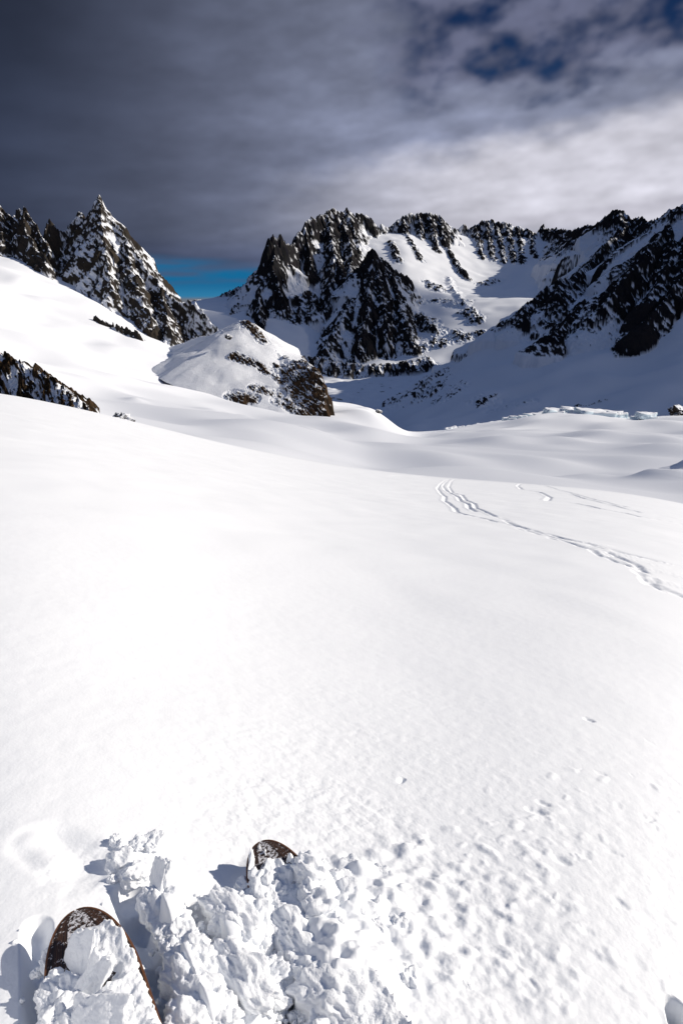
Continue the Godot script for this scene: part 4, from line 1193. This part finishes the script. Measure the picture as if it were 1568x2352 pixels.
func clods() -> void:
	var rounds := []
	for k in 8: rounds.append(lump(600 + k, Vector3(1.0, 0.85, 1.0), 0.3, 20, 0.15))
	# the ones that can be told apart: [px, py, half size across in metres, half height, half depth, turn, label]
	var big := [
		[702, 2026, 0.058, 0.075, 0.06, 0.3, "round clod sitting right below the tip of the upper ski"],
		[696, 2168, 0.045, 0.05, 0.085, 0.5, "tall pale clod in the middle of the mound, between two smaller lumps"],
		[618, 2118, 0.022, 0.025, 0.05, 0.2, "narrow upright clod below and left of the upper ski tip"],
		[668, 2108, 0.026, 0.024, 0.028, 0.9, "small round clod on the mound above the tall pale clod"],
		[648, 2076, 0.024, 0.022, 0.026, 1.7, "knobbly little clod in the shadow under the upper ski tip"],
		[536, 2108, 0.05, 0.06, 0.1, 0.55, "large block with a sharp shaded left face, left of the mound"],
		[556, 2240, 0.055, 0.06, 0.12, 0.4, "long ridge-backed block between the wall and the mound trench"],
		[567, 2040, 0.03, 0.026, 0.03, 0.1, "rounded clod left of the buried upper ski"],
		[752, 2140, 0.04, 0.04, 0.06, 0.8, "smooth clod right of the tall pale clod"],
		[808, 2092, 0.06, 0.045, 0.075, 0.2, "wide smooth hump right of the upper ski's visible edge"],
		[756, 2046, 0.03, 0.026, 0.03, 1.2, "soft clod just right of the upper ski tip"],
		[846, 2192, 0.022, 0.018, 0.022, 0.3, "small clod at the lower visible bit of the upper ski edge"],
		[720, 2246, 0.045, 0.045, 0.05, 1.4, "craggy clod beside the dark trench"],
		[764, 2296, 0.06, 0.06, 0.08, 0.7, "big peaked clod at the bottom of the frame"],
		[792, 2226, 0.045, 0.04, 0.05, 2.2, "lumpy clod above the big peaked clod"],
		[842, 2330, 0.042, 0.04, 0.045, 0.9, "bottom clod right of the big peaked clod"],
		[842, 2240, 0.034, 0.03, 0.04, 1.9, "clod right of the lumpy clod, under the small edge clod"],
		[648, 2246, 0.03, 0.028, 0.032, 2.7, "small clod on the left rim of the dark trench"],
		[634, 2296, 0.026, 0.024, 0.03, 0.4, "low clod at the bottom, left of the dark trench"],
		[440, 2268, 0.042, 0.045, 0.07, 0.6, "rough lump on the lower end of the snow wall"],
		[432, 2345, 0.045, 0.04, 0.045, 1.1, "rounded clod at the bottom end of the left trench"],
		[352, 1934, 0.036, 0.022, 0.03, 0.8, "largest of the pair of clods above the lone slab"],
		[318, 1938, 0.02, 0.017, 0.02, 2.0, "smaller of the pair of clods above the lone slab"],
		[132, 2215, 0.028, 0.025, 0.04, 0.5, "clump against the left edge of the lower ski"],
		[150, 2300, 0.035, 0.032, 0.06, 0.7, "long crumbly clump left of the slabs on the lower ski"],
		[806, 1990, 0.035, 0.012, 0.03, 1.5, "rounded lump standing alone above the smooth hump"],
		[872, 2006, 0.028, 0.012, 0.028, 2.5, "lump with a round shaded side right of the lone rounded lump"],
		[1062, 2288, 0.03, 0.008, 0.03, 0.2, "soft lump beside the dark pit in the lower middle"],
		[480, 2085, 0.016, 0.018, 0.025, 0.3, "slim lump on the far rim of the shadowed hollow"],
		[598, 2170, 0.028, 0.022, 0.03, 2.1, "half-sunk lump between the two large blocks"]]
	var i := 0
	for b in big:
		var o := put(numbered("snow_clod"), rounds[i % 8], lump_mat)
		var p := on_snow(b[0], b[1], b[3] * 0.5)
		o.position = p
		o.scale = Vector3(b[2], b[3], b[4]) * (0.86 if b[4] < 0.09 else 0.7)
		o.rotation = Vector3(0.1 * sin(i * 1.7), b[5] + 0.35, 0.15 * cos(i * 2.3))
		tag(o, b[6], "snow clod", "clods thrown up around the skis")
		i += 1
	# flat broken slabs of crust
	var slabs := [
		[186, 2200, 0.036, 0.009, 0.046, Vector3(-0.5, 0.6, 0.62), 0.5, "upper tilted crust slab lying on the lower ski"],
		[214, 2250, 0.022, 0.011, 0.048, Vector3(-0.2, 0.55, 0.8), -0.35, "narrow upright crust slab in the middle of the lower ski"],
		[234, 2332, 0.05, 0.012, 0.03, Vector3(-0.25, 0.75, 0.6), 0.25, "wide crust slab at the bottom on the lower ski"],
		[366, 2016, 0.026, 0.009, 0.04, Vector3(-0.65, 0.55, 0.5), 0.35, "lone grey crust slab standing above the snow wall"]]
	for s in slabs:
		var o := put(numbered("snow_slab"), lump(700 + i, Vector3.ONE, 0.24, 22, 0.75), lump_mat)
		var up: Vector3 = s[5].normalized()
		var side := Vector3(0, 1, 0).cross(up).normalized().rotated(up, s[6])
		o.transform = Transform3D(Basis(side * s[2], up * s[3], side.cross(up) * s[4]), on_snow(s[0], s[1], 0.055))
		tag(o, s[7], "snow slab", "broken slabs of crust near the lower ski")
		i += 1
	# the wall of clods thrown up beside the lower ski
	for k in 26:
		var t := k / 25.0
		var o := put(numbered("wall_snow_clod"), rounds[k % 8], lump_mat)
		var s := rng.randf_range(0.018, 0.03)
		o.position = on_snow(lerpf(352.0, 474.0, t) + rng.randf_range(-6.0, 8.0) + 34.0 * (k % 2), lerpf(2072.0, 2335.0, t), s * 0.9)
		o.scale = Vector3(s, s * 0.9, s * rng.randf_range(1.0, 1.5))
		o.rotation = Vector3(rng.randf_range(-0.3, 0.3), 0.5 + rng.randf_range(-0.4, 0.4), rng.randf_range(-0.3, 0.3))
		tag(o, "snow clod packed into the wall along the shadowed trench of the lower ski", "snow clod", "clods forming the wall beside the lower ski")
	# the many alike
	var rims := [[590, 2060, 800, 2330, 120, "small rounded clod in the churned mound over the upper ski"], [370, 2100, 480, 2340, 14, "small clod lying on top of the snow wall"], [740, 2030, 930, 2330, 60, "small clod in the looser snow to the right of the mound"], [105, 2210, 150, 2340, 12, "small clod along the outer edge of the lower ski"], [250, 1970, 330, 2010, 8, "small clod beside the pair of clods above the snow wall"], [600, 2100, 780, 2340, 60, "rounded clod heaped in the middle of the churned mound"], [700, 2000, 745, 2075, 9, "small clod resting on the right edge of the upper ski"]]
	for r in rims:
		for k in r[4]:
			var t := rng.randf()
			var px := lerpf(r[0], r[2], t) + rng.randfn(0.0, 45.0 if r[4] > 50 else 16.0)
			var py := lerpf(r[1], r[3], t) + rng.randfn(0.0, 26.0)
			if in_hollow(px, py): continue
			var s := rng.randf_range(0.008, 0.02) if rng.randf() < 0.65 else rng.randf_range(0.02, 0.036)
			var o := put(numbered("small_snow_clod"), rounds[rng.randi() % 8], lump_mat)
			o.position = on_snow(px, py, s * (0.4 if r[4] != 9 else 2.0))
			o.scale = Vector3(s * rng.randf_range(0.8, 1.3), s, s * rng.randf_range(0.8, 1.4))
			o.rotation = Vector3(rng.randf_range(-0.6, 0.6), rng.randf() * TAU, rng.randf_range(-0.6, 0.6))
			tag(o, r[5], "snow clod", "small clods: " + r[5])
	# crumbs nobody would count
	var mm := MultiMesh.new()
	mm.transform_format = MultiMesh.TRANSFORM_3D
	mm.mesh = lump(650, Vector3.ONE, 0.3, 4, 0.2)
	var count := 1900
	mm.instance_count = count
	for k in count:
		var t := pow(rng.randf(), 2.4)
		var px := lerpf(520.0, 1560.0, t) + rng.randfn(0.0, 60.0)
		var py := lerpf(2330.0, 1700.0, rng.randf() * (0.35 + 0.65 * t)) + rng.randfn(0.0, 30.0)
		if rng.randf() < 0.015:
			px = rng.randf_range(20.0, 470.0)
			py = rng.randf_range(1930.0, 2352.0)
		if px > 1120.0 or py < 2040.0:
			px = rng.randf_range(560.0, 940.0)
			py = rng.randf_range(2070.0, 2352.0)
		var s := rng.randf_range(0.0018, 0.0045) if px > 900.0 or px < 200.0 else rng.randf_range(0.0025, 0.008)
		mm.set_instance_transform(k, Transform3D(Basis.from_euler(Vector3(rng.randf(), rng.randf() * TAU, 0)).scaled(Vector3.ONE * s), on_snow(px, minf(py, 2360.0), s * 0.3)))
	var o := MultiMeshInstance3D.new()
	o.name = "snow_crumbs"
	o.multimesh = mm
	o.material_override = lump_mat
	add_child(o)
	tag(o, "fine snow crumbs strewn over the slope round the skis", "snow crumbs", "", "stuff")
